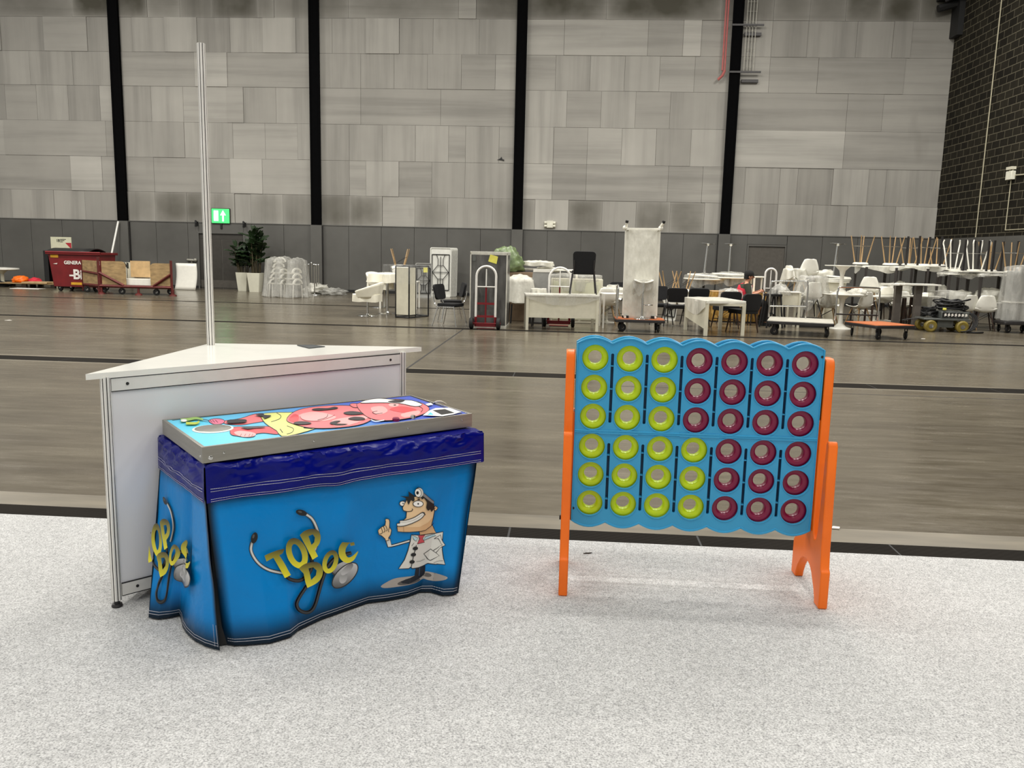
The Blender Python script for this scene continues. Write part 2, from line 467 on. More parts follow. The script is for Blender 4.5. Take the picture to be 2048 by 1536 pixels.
# back wall: board cladding above, grey panels below
COLS = [-23.5, -16.285, -9.105, -1.885, 5.33]
wb = MB(); rnd = random.Random(11)
rows = [ZP, 3.44, 4.66, 5.90, 7.12, 8.28, 9.44, 10.6, 12.4]
xs = [XL]+COLS+[XR]
for bi in range(len(xs)-1):
    x0, x1 = xs[bi], xs[bi+1]
    for ri in range(len(rows)-1):
        x = x0
        bayr = .42 if bi >= 4 else .25
        rowhor = rnd.random() < bayr
        while x < x1-.01:
            wdt = rnd.choice([1.18, 1.18, 1.18, 1.18, .6, 1.6]) * (2.4 if rowhor and rnd.random() < .5 else 1)
            if x1-(x+wdt) < .5: wdt = x1-x
            dep = rnd.choice([0, 0, .004, .01, .02]); tn = .5+rnd.uniform(-.12, .14)
            if rnd.random() < .12: tn += .22; dep = .03
            if bi >= 5: tn -= .1
            stn = 0.
            if ri == 6 and 9.4 < 9.45: stn = rnd.choice([.5, .9, 1., .9]) if bi in (1, 2, 4, 5) else rnd.choice([.2, .5, .8])
            if ri == 0: stn = rnd.choice([0, .4, .7]) if bi in (2, 3, 4) else rnd.choice([0, 0, .2])
            hor = 1. if (rowhor or rnd.random() < .2) else 0.
            wb.box(x+.004, x+wdt-.004, YW-.03-dep, YW, rows[ri]+.004, rows[ri+1]-.004)
            for q in range(6):
                fi = len(wb.f)-6+q; wb.vc[fi] = (tn, stn, hor, 1.)
                wb.uv[fi] = [(0, 0), (1, 0), (1, 1), (0, 1)]
            # front face vertex order 0,1,5,4
            x += wdt
wb.box(XL, XR, YW-.012, YW+.15, 0, 12.4); 
for q in range(6): wb.vc[len(wb.f)-6+q] = (.3, .3, 0, 1); wb.uv[len(wb.f)-6+q] = [(0, 0), (1, 0), (1, 1), (0, 1)]
struct(wb.build('wall_back', 'board_cladding', smooth=False, vcname='tint'))
# steel columns standing proud of the cladding, grey boxed below
for i, c in enumerate(COLS):
    b_ = MB(); b_.box(c-.155, c+.155, YW-.2, YW-.01, ZP, ZT, 0)
    for s_ in (-1, 1): b_.box(c+s_*.15-.03, c+s_*.15+.03, YW-.215, YW-.19, ZP, ZT, 0)
    b_.box(c-.2, c+.2, YW-.22, YW-.01, .1, ZP+.01, 1); b_.box(c-.215, c-.2, YW-.16, YW-.01, .1, ZP-.02, 2); b_.box(c+.2, c+.215, YW-.16, YW-.01, .1, ZP-.02, 2)
    struct(b_.build('column', ['column_black', 'grey_wainscot', 'dark_metal'], smooth=False))
# wainscot panels with seams
D1 = (at(406, 577).x, at(490, 578).x); D1x0 = aty(403, 577, YW).x; D1x1 = aty(491, 577, YW).x
D2x0 = aty(1489, 560, YW).x; D2x1 = aty(1567, 560, YW).x
wp = MB(); x = XL
while x < XR:
    x1 = min(x+1.19, XR)
    for a0, a1 in (((x, x1),) if not (x < D1x1 and x1 > D1x0) and not (x < D2x1 and x1 > D2x0) else [(x, min(x1, D1x0 if x1 > D1x0 and x < D1x1 else D2x0)), (max(x, D1x1 if x < D1x1 and x1 > D1x0 else D2x1), x1)]):
        if a1-a0 > .02: wp.box(a0+.006, a1-.006, YW-.07, YW-.01, .1, ZP)
    x = x1
for a0, a1, zt in ((D1x0, D1x1, 2.0), (D2x0, D2x1, 2.05)): wp.box(a0, a1, YW-.07, YW-.01, zt+.01, ZP)
wp.box(XL, XR, YW-.09, YW-.01, ZP, ZP+.03)
struct(wp.build('wall_panelling_back', 'grey_wainscot', smooth=False))
sk = MB()
for a0, a1 in ((XL, D1x0), (D1x1, D2x0), (D2x1, XR)): sk.box(a0, a1, YW-.085, YW-.01, 0, .1)
struct(sk.build('baseboard_back', 'groove_black', smooth=False))
# door recess with a dark double door
mat('door_dark', (58, 55, 50), .5); mat('door_grey', (84, 80, 74), .5)
d = MB(); xm = (D1x0+D1x1)/2
d.box(D1x0, xm-.01, YW-.03, YW-.005, 0, 1.78); d.box(xm+.01, D1x1, YW-.03, YW-.005, 0, 1.78)
d.box(D1x0, D1x1, YW-.03, YW-.005, 1.8, 2.0)
dd = tag(struct(d.build('door_1', 'door_dark', smooth=False)))
h = MB(); h.box(D1x0, D1x1, YW-.034, YW-.03, .05, .32); h.build('kick_plate', 'door_grey', dd)
h = MB(); h.box(D1x0-.06, D1x0, YW-.09, YW-.005, 0, 2.06); h.box(D1x1, D1x1+.06, YW-.09, YW-.005, 0, 2.06); h.box(D1x0, D1x1, YW-.09, YW-.005, 2.0, 2.06); h.build('door_frame', 'grey_wainscot', dd)
d = MB(); d.box(D2x0+.05, D2x1-.05, YW-.05, YW-.005, 0, 1.98); dd = struct(d.build('door_2', 'door_grey', smooth=False))
h = MB(); h.box(D2x0, D2x0+.05, YW-.1, YW-.005, 0, 2.05); h.box(D2x1-.05, D2x1, YW-.1, YW-.005, 0, 2.05); h.box(D2x0+.05, D2x1-.05, YW-.1, YW-.005, 1.99, 2.05); h.build('door_frame', 'grey_wainscot', dd)
# right wall of dark blocks above a grey dado
rw = MB(); rw.box(XR, XR+.2, -7, YW+.2, ZP, ZT); struct(rw.build('wall_right', 'dark_blockwork', smooth=False))
rp = MB(); y = YW
while y > -6.9: rp.box(XR-.03, XR+.2, y-1.19, y-.008, .1, ZP); y -= 1.2
rp.box(XR-.04, XR+.2, -7, YW, 0, .1); struct(rp.build('wall_panelling_right', 'grey_wainscot', smooth=False))
# steel bracket at the top of the corner
b_ = MB(); b_.box(XR-.7, XR, YW-1.2, YW-.03, 10.05, 10.4); b_.box(XR-.18, XR-.0, YW-.6, YW-.03, 8.9, 10.4); b_.tube([(XR-.75, YW-.35, 9.75), (XR-.05, YW-.35, 9.95)], .12); b_.tube([(XR-.6, YW-.5, 9.95), (XR-.05, YW-.9, 10.2)], .06)
struct(b_.build('beam_corner', 'groove_black'))
# conduits on the right wall
def wall_conduit(pts, r, label, name='wall_conduit', mm='conduit'):
    t = MB(); t.tube(pts, r, 6); o = t.build(name, mm); tag(o, label, 'pipe'); return o
def atx(px_, py_, X):
    d_ = ray(px_, py_); return EYE + d_*(X/d_.x)
a = atx(1953, 476, XR); wall_conduit([(XR-.03, a.y, ZP), (XR-.03, a.y, 12)], .016, 'long thin vertical conduit running up the dark block wall')
a = atx(1911, 12, XR); wall_conduit([(XR-.03, a.y, 8.9), (XR-.03, a.y, 10.05)], .02, 'short pale conduit high in the corner below the steel beam')
a = atx(2026, 346, XR); b = atx(2018, 460, XR)
em = thing('emergency_light', 'small white twin emergency light box on the dark block wall', 'emergency light', (XR-.05, a.y, a.z))
t = MB(); t.box(-.07, .05, -.16, .16, -.19, .05); t.build('housing', 'lamp_white', em, bevel=.01)
t = MB(); t.box(-.08, .05, -.15, .15, .09, .17); t.tube([(0, -.08, .04), (0, -.08, .1)], .02); t.tube([(0, .08, .04), (0, .08, .1)], .02); t.build('lamp_head', 'cream_paint', em)
wall_conduit([(XR-.03, a.y-.2, a.z-.08), (XR-.03, a.y-.6, a.z-.1), (XR-.03, a.y-6, a.z-.1)], .02, 'pale conduit running sideways from the emergency light box')
wall_conduit([(XR-.03, a.y, a.z-.2), (XR-.03, a.y, b.z), (XR-.03, a.y-6, b.z)], .015, 'thin conduit dropping from the emergency light box then turning along the wall')
# twin lamp on the back wall
p = aty(1100, 449, YW)
em = thing('emergency_light', 'white twin-head emergency light above the grey panels of the back wall', 'emergency light', (p.x, YW-.06, p.z))
t = MB(); t.box(-.11, .11, -.08, .04, -.12, .12); t.build('housing', 'lamp_white', em, bevel=.01)
for s_ in (-1, 1):
    t = MB(); t.tube([(s_*.12, -.05, .06), (s_*.2, -.07, .05)], .05, 10); t.tube([(s_*.12, -.05, -.06), (s_*.2, -.07, -.06)], .05, 10); t.build('lamp_head', 'lamp_white', em)
# illuminated exit sign over the door
p0 = aty(427, 446, YW); p1 = aty(461, 418.5, YW); xc = (p0.x+p1.x)/2; zc = (p0.z+p1.z)/2; hw = (p1.x-p0.x)/2; hh = (p1.z-p0.z)/2
ex = thing('exit_sign', 'lit green and white exit sign above the dark double door', 'exit sign', (xc, YW-.06, zc))
t = MB(); t.box(-hw-.02, hw+.02, -.06, .04, -hh-.02, hh+.02); t.build('housing', 'dark_metal', ex)
t = MB(); t.box(-hw, hw, -.075, -.055, -hh, hh); t.build('sign_face', 'sign_green', ex)
t = MB()
t.box(-hw*.75, -hw*.25, -.082, -.07, -hh*.7, hh*.75)
t.box(hw*.2, hw*.38, -.082, -.07, -hh*.75, hh*.2); t.prism([(-hw*.02, hh*.1), (hw*.3, hh*.8), (hw*.62, hh*.1)], -.082, -.07, 'xz')
t.build('pictogram', 'sign_white', ex)
t = MB(); t.tube([(-.0, -.02, -hh-.02), (0, -.02, -hh-.2)], .04); t.build('bracket', 'groove_black', ex)
for q, lab in (((396, 449), 'small black hook lamp left of the exit sign over the door'), ((491, 451), 'small black hook lamp right of the exit sign over the door')):
    p = aty(*q, YW); lm = thing('wall_hook', lab, 'hook', (p.x, YW-.09, p.z))
    t = MB(); t.tube([(0, .05, .05), (-.02, -.06, .12), (.02, -.12, .05), (0, -.1, -.08)], .035, 8); t.box(-.05, .05, .0, .06, -.05, .1); t.build('hook', 'groove_black', lm)
p = aty(386, 520, YW); lm = thing('wall_valve', 'small grey valve on the panel just left of the dark door', 'valve', (p.x, YW-.09, p.z))
t = MB(); t.tube([(-.16, -.02, 0), (.12, -.02, -.01)], .05, 10); t.ball((.14, -.02, 0), .07); t.tube([(0, 0, -.1), (0, -.02, 0)], .03); t.build('valve_body', 'pipe_grey', lm)
# hose pipes and cable tray at the upper right column
c = 5.33
t = MB()
for dx in (-.42, -.34): t.tube([(c+dx, YW-.18, 7.8), (c+dx, YW-.18, 12.3)], .03, 8)
t.tube([(c-.34, YW-.18, 7.8), (c-.42, YW-.25, 7.62), (c-.55, YW-.2, 7.5)], .045, 8)
tag(t.build('sprinkler_pipe', 'pipe_red'), 'pair of thin red pipes running up beside the black column', 'pipe')
t = MB()
for j in range(4): t.tube([(c+.3+j*.1, YW-.16, 7.8), (c+.3+j*.1, YW-.16, 12.3)], .012, 6)
z = 7.9
while z < 12.2: t.tube([(c+.28, YW-.16, z), (c+.62, YW-.16, z)], .008, 5); z += .3
tag(t.build('cable_tray', 'pipe_grey'), 'vertical wire cable tray beside the black column', 'cable tray')
for z, lab in ((9.25, 'upper grey bracket rail crossing the black column and cable tray'), (7.75, 'lower grey bracket rail crossing the black column and cable tray')):
    t = MB(); t.box(c-.2, c+.85, YW-.26, YW-.22, z-.03, z+.03); t.box(c+.25, c+.8, YW-.16, YW-.06, z-.32, z-.22); tag(t.build('bracket_rail', 'dark_metal'), lab, 'bracket')
# ragged hole in the cladding
p = aty(1002, 319, YW); t = MB(); t.prism([(-.13, -.02), (-.02, .03), (.02, .09), (.05, .01), (.12, -.01), (.11, -.06), (.02, -.03)], -.004, 0, 'xz')
tag(t.build('torn_patch', 'groove_black', loc=(p.x, YW-.06, p.z)), 'small black torn patch in the board cladding', 'torn patch')

# ------------------------------------------------------------------ light
w = bpy.data.worlds.new('ambient_fill'); bpy.context.scene.world = w; w.use_nodes = True
bg = w.node_tree.nodes['Background']; bg.inputs[0].default_value = (1.0, .98, .93, 1); bg.inputs[1].default_value = .5  # even ambient fill added from all round, ceiling left open for it
def lamp(x, y, z, sx, sy, pw, col=(1, .965, .9)):
    L = bpy.data.lights.new('high_bay_light', 'AREA'); L.shape = 'RECTANGLE'; L.size = sx; L.size_y = sy; L.energy = pw; L.color = col
    o = bpy.data.objects.new('high_bay_light', L); COL.objects.link(o); o.location = (x, y, z); return o
for y, pw in ((-5., 200), (.6, 260), (7.2, 340), (14.5, 520), (20.5, 760)):
    for x in (-17., -8., 1., 9.):
        lamp(x, y, 11.8, 2.6, .4, pw*.82*(1.35 if abs(x+4) > 8 else 1))
sc = bpy.context.scene
sc.view_settings.view_transform = 'Standard'; sc.view_settings.look = 'None'; sc.view_settings.exposure = 0.0; sc.view_settings.gamma = 1.0
sc.cycles.max_bounces = 8; sc.cycles.transparent_max_bounces = 24; sc.cycles.use_denoising = True; sc.cycles.caustics_reflective = False; sc.cycles.caustics_refractive = False
# ------------------------------------------------------------------ triangular counter
ZC = 1.02; LT = .996
cl = V(at(237, 1216)); L0 = V((-1.885, 3.218, 0)); R0 = V((-.883, 4.364, 0)); B0 = V((-1.895, 4.255, 0))
counter = thing('display_counter', 'white triangular exhibition counter with aluminium frame and tall back pole', 'counter', (L0.x, L0.y, CZ))
def loc(p): return V((p.x-L0.x, p.y-L0.y, p.z))
def octo(mb, c, z0, z1, R=.0205):
    pts = []
    for i in range(8):
        a0 = pi/8+i*pi/4; a1 = a0+pi/4; c0 = V((cos(a0), sin(a0), 0))*R; c1 = V((cos(a1), sin(a1), 0))*R; nrm = V((cos((a0+a1)/2), sin((a0+a1)/2), 0))
        e0 = c0.lerp(c1, .39); e1 = c0.lerp(c1, .61)
        pts += [(c0, 0), (e0, 1), (e0-nrm*.006, 1), (e1-nrm*.006, 1), (e1, 0)]
    k = len(pts); vs = [(c.x+p.x, c.y+p.y, z) for z in (z0, z1) for p, _ in pts]
    b = mb.add(vs, [])
    for i in range(k): mb.f.append([b+i, b+(i+1) % k, b+k+(i+1) % k, b+k+i]); mb.mi.append(1 if pts[i][1] else 0)  # slot faces coloured black to paint in the shade inside the grooves
    mb.add([(c.x+p.x, c.y+p.y, z1) for p, _ in pts], [tuple(range(k))])
for p_, z1, nm in ((L0, LT, 'upright_post'), (R0, LT, 'upright_post'), (B0, 2.545, 'tall_pole')):
    t = MB(); octo(t, loc(p_), .03, z1); t.build(nm, ['aluminium', 'groove_black'], counter, smooth=False)
    t = MB(); q = loc(p_); t.cyl((q.x, q.y, .012), (q.x, q.y, .03), .012); t.lathe([(.021, 0), (.023, .004), (.02, .014), (.008, .016)], 16, 0, Matrix.Translation(q)); t.build('levelling_foot', 'dark_metal', counter)
A_, B_, D_ = at(171, 748.5, ZC), at(421, 686.4, ZC), at(843, 694, ZC)
A2 = A_ + (B_-A_).normalized()*.02 + V((0, 0, 0)); D2 = D_ + (B_-D_).normalized()*.02
poly = [loc(p)[:2] for p in (A_, D_, D2, B_, A2)]
t = MB(); t.prism([poly], LT-CZ, ZC-CZ, 'xy'); t.build('counter_top', 'white_laminate', counter, smooth=False, bevel=.002)
def side(P0, P1):
    d = (P1-P0); L = d.length; u = d.normalized(); mx = Matrix.Translation(loc(P0)) @ Matrix(((u.x, -u.y, 0, 0), (u.y, u.x, 0, 0), (0, 0, 1, 0), (0, 0, 0, 1)))
    e = .021
    for z0, z1 in ((.934, .988), (.045, .099)):
        t = MB(); t.box(e, L-e, -.008, .008, z0, z1, 0, mx)
        for zz in (z0-.0025, z1-.001): t.box(e, L-e, -.0086, .0086, zz, zz+.0035, 1, mx)
        r = t.build('rail', ['aluminium', 'groove_black'], counter, smooth=False)
        for xx in (.085, L-.085):
            s_ = MB(); s_.lathe([(.0001, -.0), (.0062, 0), (.0068, .0015), (.0068, .002)], 12, 0, mx @ Matrix.Translation((xx, -.0102, (z0+z1)/2)) @ Matrix.Rotation(-pi/2, 4, 'X')); 
            s_.box(xx-.004, xx+.004, -.0106, -.0098, (z0+z1)/2-.001, (z0+z1)/2+.001, 1, mx); s_.build('screw', ['dark_metal', 'groove_black'], r)
    t = MB(); t.box(e-.004, L-e+.004, -.002, .002, .095, .937, 0, mx); t.build('panel', 'white_panel', counter, smooth=False)
side(L0, R0); side(R0, B0); side(B0, L0)
# flat grey sheet on the counter
q = [at(594, 691.4, ZC), at(626, 691.2, ZC), at(650, 694.2, ZC), at(618, 697.5, ZC)]
c0 = sum(q, V())/4; t = MB(); t.prism([[(p-c0)[:2] for p in q]], 0, .004, 'xy'); mat('slate_sheet', (88, 90, 90), .95, spec=.05)
tag(t.build('slate_sheet', 'slate_sheet', smooth=False, loc=c0+V((0, 0, .001))), 'thin dark grey sheet lying on the white counter top', 'sheet')

# ------------------------------------------------------------------ draped surgery game table
ZB = .737; ZG = .80
FL, LB, RB, RF = V((-1.342, 2.906, 0)), V((-1.722, 3.358, 0)), V((-.803, 4.192, 0)), V((-.429, 3.750, 0))
gc = (FL+LB+RB+RF)/4
table = thing('game_table', 'blue draped surgery game table with a printed cartoon doctor, against the white counter', 'game table', (gc.x, gc.y, CZ))
def g(p, z=None): return V((p.x-gc.x, p.y-gc.y, (p.z if z is None else z)-CZ))
uL = (RF-FL).normalized(); vL = (LB-FL).normalized(); nF = V((uL.y, -uL.x, 0)); nS = V((-vL.y, vL.x, 0))
# table body under the cloth
t = MB(); O = [FL+uL*.02+vL*.02, RF-uL*.02+vL*.02, RB-uL*.02-vL*.02, LB+uL*.02-vL*.02]
t.prism([[g(p)[:2] for p in O]], .69, .726, 'xy'); t.build('table_top', 'black_plastic', table, smooth=False)
for p in O:
    t = MB(); c = (FL+RF+RB+LB)/4; q = g(p+(c-p)*.2); t.cyl((q.x, q.y, 0), (q.x, q.y, .69), .014); t.build('leg', 'dark_metal', table)
# navy valance
TV = [V((-1.336, 2.912, 0)), V((-.372, 3.705, 0)), V((-.785, 4.225, 0)), V((-1.748, 3.372, 0))]   # FL RF RB LB
def val(side_i, ztop=.728):
    P0, P1 = TV[side_i], TV[(side_i+1) % 4]; d = P1-P0; u_ = d.normalized(); n_ = V((u_.y, -u_.x, 0)); L = d.length
    hang = .145
    def S(u, v):
        x = u*L; p = P0.lerp(P1, u)
        ed = min(1, u*12, (1-u)*12)
        wr = noise.noise(V((x*7, v*1.5, side_i*5.)))*.010 + noise.noise(V((x*19+v*6, v*4, side_i*3.)))*.008 + max(0, noise.noise(V((x*26-v*9, v*3, side_i*3.+2))))*.014*max(0, .75-v)
        dip = -.012*math.exp(-((u-.42)/.05)**2) if side_i == 0 else 0
        z = ztop - v*hang + dip*v + (.010*noise.noise(V((x*14, 0, side_i)))*(1-v) if v < .3 else .006*noise.noise(V((x*5, 1, side_i)))*v)
        off = (.004+wr*(1.2-v)*1.5*ed + .008*sin(v*pi)*ed + .004*v)
        if v < .02: off -= .012
        return g(p + n_*off, z)
    return S, L, n_
for i in range(4):
    S, L, n_ = val(i)
    t = MB(); t.grid(S, 150 if i in (0,) else 80, 14); vo = t.build('valance', 'navy_vinyl', table, ang=80)
    st = MB()
    for v0 in (.62, .69, .9, .96):
        for k in range(200):
            a = .012+.976*k/200; b = a+.976/200*.78
            pts = [S(a, v0), S(b, v0), S(b, v0+.013), S(a, v0+.013)]; st.add([p+n_*.0022 for p in pts], [(0, 1, 2, 3)])
    st.build('stitching', 'thread', vo, smooth=False)
# top of the cloth, visible as a rim round the box
t = MB(); tc = [val(i)[0](0, .03) for i in range(4)]; 
rim = []
for i in range(4):
    S = val(i)[0]
    for k in range(40): rim.append(S(k/40, .0))
vs = rim + [g(p, .7305) for p in (gc,)]
n_r = len(rim); inner = [V((p.x*.9, p.y*.9, .7305-CZ)) for p in rim]
t.add(rim+inner, [(i, (i+1) % n_r, n_r+(i+1) % n_r, n_r+i) for i in range(n_r)]+[tuple(n_r+i for i in range(n_r))]); t.build('cloth_top', 'navy_vinyl', table, ang=60)
# skirt panels
fpx = [(447.5, 1283), (470, 1287), (492, 1286), (540, 1282), (581, 1270), (598, 1256), (642, 1235), (690, 1218), (734.6, 1202), (775.6, 1197), (813, 1190), (840.6, 1180), (861, 1180), (885, 1187), (905.5, 1186), (916.5, 1182)]
FB = [at(x, y+4, .012) for x, y in fpx]
T0, T1 = V((-1.338, 2.922, .62)), V((-.398, 3.742, .62)); du = (T1-T0).normalized()
ss = [(p-T0).dot(du) for p in FB]
for i in range(1, len(ss)): ss[i] = max(ss[i], ss[i-1]+.004)
fu = [(s_-ss[0])/(ss[-1]-ss[0]) for s_ in ss]
def plin(us, ps, u):
    if u <= us[0]: i = 0
    elif u >= us[-1]: i = len(us)-2
    else:
        i = 0
        while us[i+1] < u: i += 1
    f = (u-us[i])/(us[i+1]-us[i]); a = ps[max(0, i-1)]; b = ps[i]; c = ps[i+1]; d = ps[min(len(ps)-1, i+2)]
    if f < 0 or f > 1: return b+(c-b)*f
    h = f*f*(3-2*f)*.5+f*.5
    return b.lerp(c, h)
def SF(u, v):
    T = T0.lerp(T1, u); Bq = plin(fu, FB, u); w_ = v**1.15
    p = T.lerp(Bq, w_); p.z = T.z+(Bq.z-T.z)*v
    wob = .007*sin(pi*v)*sin(u*17+1) + .010*noise.noise(V((u*6, v*3, 2.)))*sin(pi*min(1, v*1.2))
    wob += .010*math.exp(-((u-.46)/.035)**2)*sin(pi*min(1., v*.9+.1))
    return p + nF*wob
spx = [(297, 1233), (318, 1236), (340, 1233), (358, 1229), (362, 1236), (366, 1252), (374, 1264), (390, 1280), (410, 1291), (430, 1297), (440, 1299)]
SB = [at(x, y+2, .012) for x, y in spx]; su = [0, .18, .36, .56, .62, .66, .7, .78, .87, .95, 1.]
S0, S1 = V((-1.735, 3.352, .62)), V((-1.344, 2.918, .62))
def SS(u, v):
    T = S0.lerp(S1, u); Bq = plin(su, SB, u); w_ = v**1.1
    p = T.lerp(Bq, w_); p.z = T.z+(Bq.z-T.z)*v
    fold = -.028*math.exp(-((u-.64)/.06)**2)*sin(pi*min(1, v*.8+.2))
    return p + nS*fold + nS*(.005*noise.noise(V((u*5, v*4, 7.))))
gg = lambda S: (lambda u, v: g(S(u, v)))
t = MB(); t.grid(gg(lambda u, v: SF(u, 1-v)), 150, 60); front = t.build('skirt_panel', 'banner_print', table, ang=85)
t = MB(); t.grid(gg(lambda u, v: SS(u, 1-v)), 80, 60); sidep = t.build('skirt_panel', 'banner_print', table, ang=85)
# far sides of the skirt and a black sheet painting the shade inside the corner slit
e0 = SF(1, 1); e1 = V((-.83, 3.98, .012)); e2 = SS(0, 1)
bq = [(T1, V((-.800, 4.178, .62)), e0, e1), (V((-.800, 4.178, .62)), S0, e1, e2)]
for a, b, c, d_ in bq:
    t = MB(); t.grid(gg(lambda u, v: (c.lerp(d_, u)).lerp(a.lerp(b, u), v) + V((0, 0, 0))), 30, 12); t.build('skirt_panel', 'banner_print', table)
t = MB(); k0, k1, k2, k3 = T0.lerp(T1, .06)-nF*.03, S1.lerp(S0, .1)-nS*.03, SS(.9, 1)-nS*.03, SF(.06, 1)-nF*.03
t.add([g(p) for p in (k0, k1, k2, k3)], [(0, 1, 2, 3)]); t.build('slit_shade', 'groove_black', table)
# hem stitching and the white-threaded slit edge
for S, nn, par, hv, vr in ((SF, nF, front, (.955, .972), None), (SS, nS, sidep, (.955, .972), .985)):
    st = MB()
    for v0 in hv:
        for k in range(220):
            a = .012+.976*k/220; b = a+.976/220*.8
            st.add([g(S(x, y))+nn*.002 for x, y in ((a, v0), (b, v0), (b, v0+.0032), (a, v0+.0032))], [(0, 1, 2, 3)])
    if vr:
        for u0 in (.955, .985):
            for k in range(30):
                a = .84+.14*k/30; b = a+.14/30*.7
                st.add([g(S(x, y))+nn*.002 for x, y in ((u0, a), (u0+.004, a), (u0+.004, b), (u0, b))], [(0, 1, 2, 3)])
    st.build('stitching', 'thread', par, smooth=False)
# ---- printed artwork: ink shapes following the cloth
def invert(S, x, y, u=.4, v=.5):
    for _ in range(12):
        a = proj(S(u, v)); ex, ey = x-a[0], y-a[1]
        if abs(ex)+abs(ey) < .02: break
        h = 1e-3; b = proj(S(u+h, v)); c = proj(S(u, v+h))
        j11, j21 = (b[0]-a[0])/h, (b[1]-a[1])/h; j12, j22 = (c[0]-a[0])/h, (c[1]-a[1])/h
        det = j11*j22-j12*j21
        if abs(det) < 1e-6: break
        du_ = (ex*j22-ey*j12)/det; dv_ = (j11*ey-j21*ex)/det
        u += max(-.2, min(.2, du_)); v += max(-.2, min(.2, dv_))
    return u, v
class Ink:
    def __init__(s): s.sh = []
    def poly(s, pts, c, c2=None, holes=()): s.sh.append(([[tuple(p) for p in pts]]+[list(h) for h in holes], c, c2))
    def ell(s, cx, cy, rx, ry, rot=0, c=(0, 0, 0), c2=None, hole=None, n=28):
        a = radians(rot); f = lambda rx, ry, k: [(cx+rx*cos(t)*cos(a)-ry*sin(t)*sin(a), cy+rx*cos(t)*sin(a)+ry*sin(t)*cos(a)) for t in (2*pi*i/k for i in range(k))]
        s.poly(f(rx, ry, n), c, c2, [f(*hole, n)] if hole else ())
    def line(s, pts, w, c, smooth=0, closed=False, c2=None):
        if smooth: pts = crom(pts, smooth, closed)
        k = len(pts); L, R = [], []
        for i in range(k):
            a = pts[(i-1) % k] if closed or i else pts[i]; b = pts[(i+1) % k] if closed or i < k-1 else pts[i]
            d = V((b[0]-a[0], b[1]-a[1])); d = d.normalized() if d.length else V((1, 0)); wi = (w[0]+(w[1]-w[0])*i/(k-1) if isinstance(w, tuple) else w)/2
            L.append((pts[i][0]-d.y*wi, pts[i][1]+d.x*wi)); R.append((pts[i][0]+d.y*wi, pts[i][1]-d.x*wi))
        for i in range(k if closed else k-1):
            j = (i+1) % k; s.poly([L[i], L[j], R[j], R[i]], c, c2)
    def stroke(s, pts, w, c, c2=None, smooth=5):
        pts = crom(pts, smooth); k = len(pts); L, R = [], []
        for i in range(k):
            a = pts[max(0, i-1)]; b = pts[min(k-1, i+1)]; d = V((b[0]-a[0], b[1]-a[1])).normalized(); f = i/(k-1)*(len(w)-1); j = min(len(w)-2, int(f)); wi = (w[j]+(w[j+1]-w[j])*(f-j))/2
            L.append((pts[i][0]-d.y*wi, pts[i][1]+d.x*wi)); R.append((pts[i][0]+d.y*wi, pts[i][1]-d.x*wi))
        s.poly(L+R[::-1], c, c2)
    def fig(s, pts, c, w=6, smooth=0, c2=None, oc=(.01, .01, .012)):
        if smooth: pts = crom(pts, smooth, True)
        s.poly(pts, c, c2); s.line(pts, w, oc, closed=True)
    def build(s, name, parent, f2uv, S, nn, toloc, maxe=.02, off=.0011, step=.00005, clip=False, mname='print_inks'):
        mb = MB(); lay = 0; prev = None
        for loops, c, c2 in s.sh:
            lay += 1
            flat = [p for l in loops for p in l]
            tri = tessellate_polygon([[V((p[0], p[1], 0)) for p in l] for l in loops])
            ys = [p[1] for p in flat]; y0, y1 = min(ys), max(ys)
            P = [list(f2uv(*p))+[(p[1]-y0)/max(1e-6, y1-y0)] for p in flat]
            T = [tuple(t) for t in tri]
            for it in range(6):
                mid = {}; new = []; done = True
                def mp(a, b):
                    kx = (min(a, b), max(a, b))
                    if kx not in mid:
                        P.append([(P[a][q]+P[b][q])/2 for q in range(3)]); mid[kx] = len(P)-1
                    return mid[kx]
                def lng(a, b): return max(abs(P[a][0]-P[b][0]), abs(P[a][1]-P[b][1])) > maxe
                for t in T:
                    a, b, d = t; e = [lng(a, b), lng(b, d), lng(d, a)]
                    if sum(e) == 0: new.append(t); continue
                    done = False
                    if sum(e) == 3:
                        x, y, z = mp(a, b), mp(b, d), mp(d, a); new += [(a, x, z), (x, b, y), (z, y, d), (x, y, z)]; continue
                    for r in range(3):
                        q = (a, b, d)[r:]+(a, b, d)[:r]; f = e[r:]+e[:r]
                        if sum(e) == 1 and f[0]: x = mp(q[0], q[1]); new += [(q[0], x, q[2]), (x, q[1], q[2])]; break
                        if sum(e) == 2 and f[0] and f[1]: x, y = mp(q[0], q[1]), mp(q[1], q[2]); new += [(x, q[1], y), (q[0], x, y), (q[0], y, q[2])]; break
                T = new
                if done: break
            b = len(mb.v)
            o_ = off+step*lay
            for u, v, gr in P: mb.v.append(toloc(S(u, v))+nn*o_)
            for t in T:
                if clip and max(P[i][0] for i in t) < 0.004: continue
                if clip and min(P[i][0] for i in t) < 0: continue
                mb.f.append([b+i for i in t]); mb.mi.append(0)
                if c2 is None: mb.vc[len(mb.f)-1] = (*c, 1)
                else: mb.vc[len(mb.f)-1] = [tuple(c[q]+(c2[q]-c[q])*P[i][2] for q in range(3))+(1,) for i in t]
        return mb.build(name, mname, parent, smooth=False)
def K(*rgb): return lin(rgb)[:3]
BLK = K(14, 14, 16); YEL = K(236, 226, 44); DKY = K(66, 56, 36)
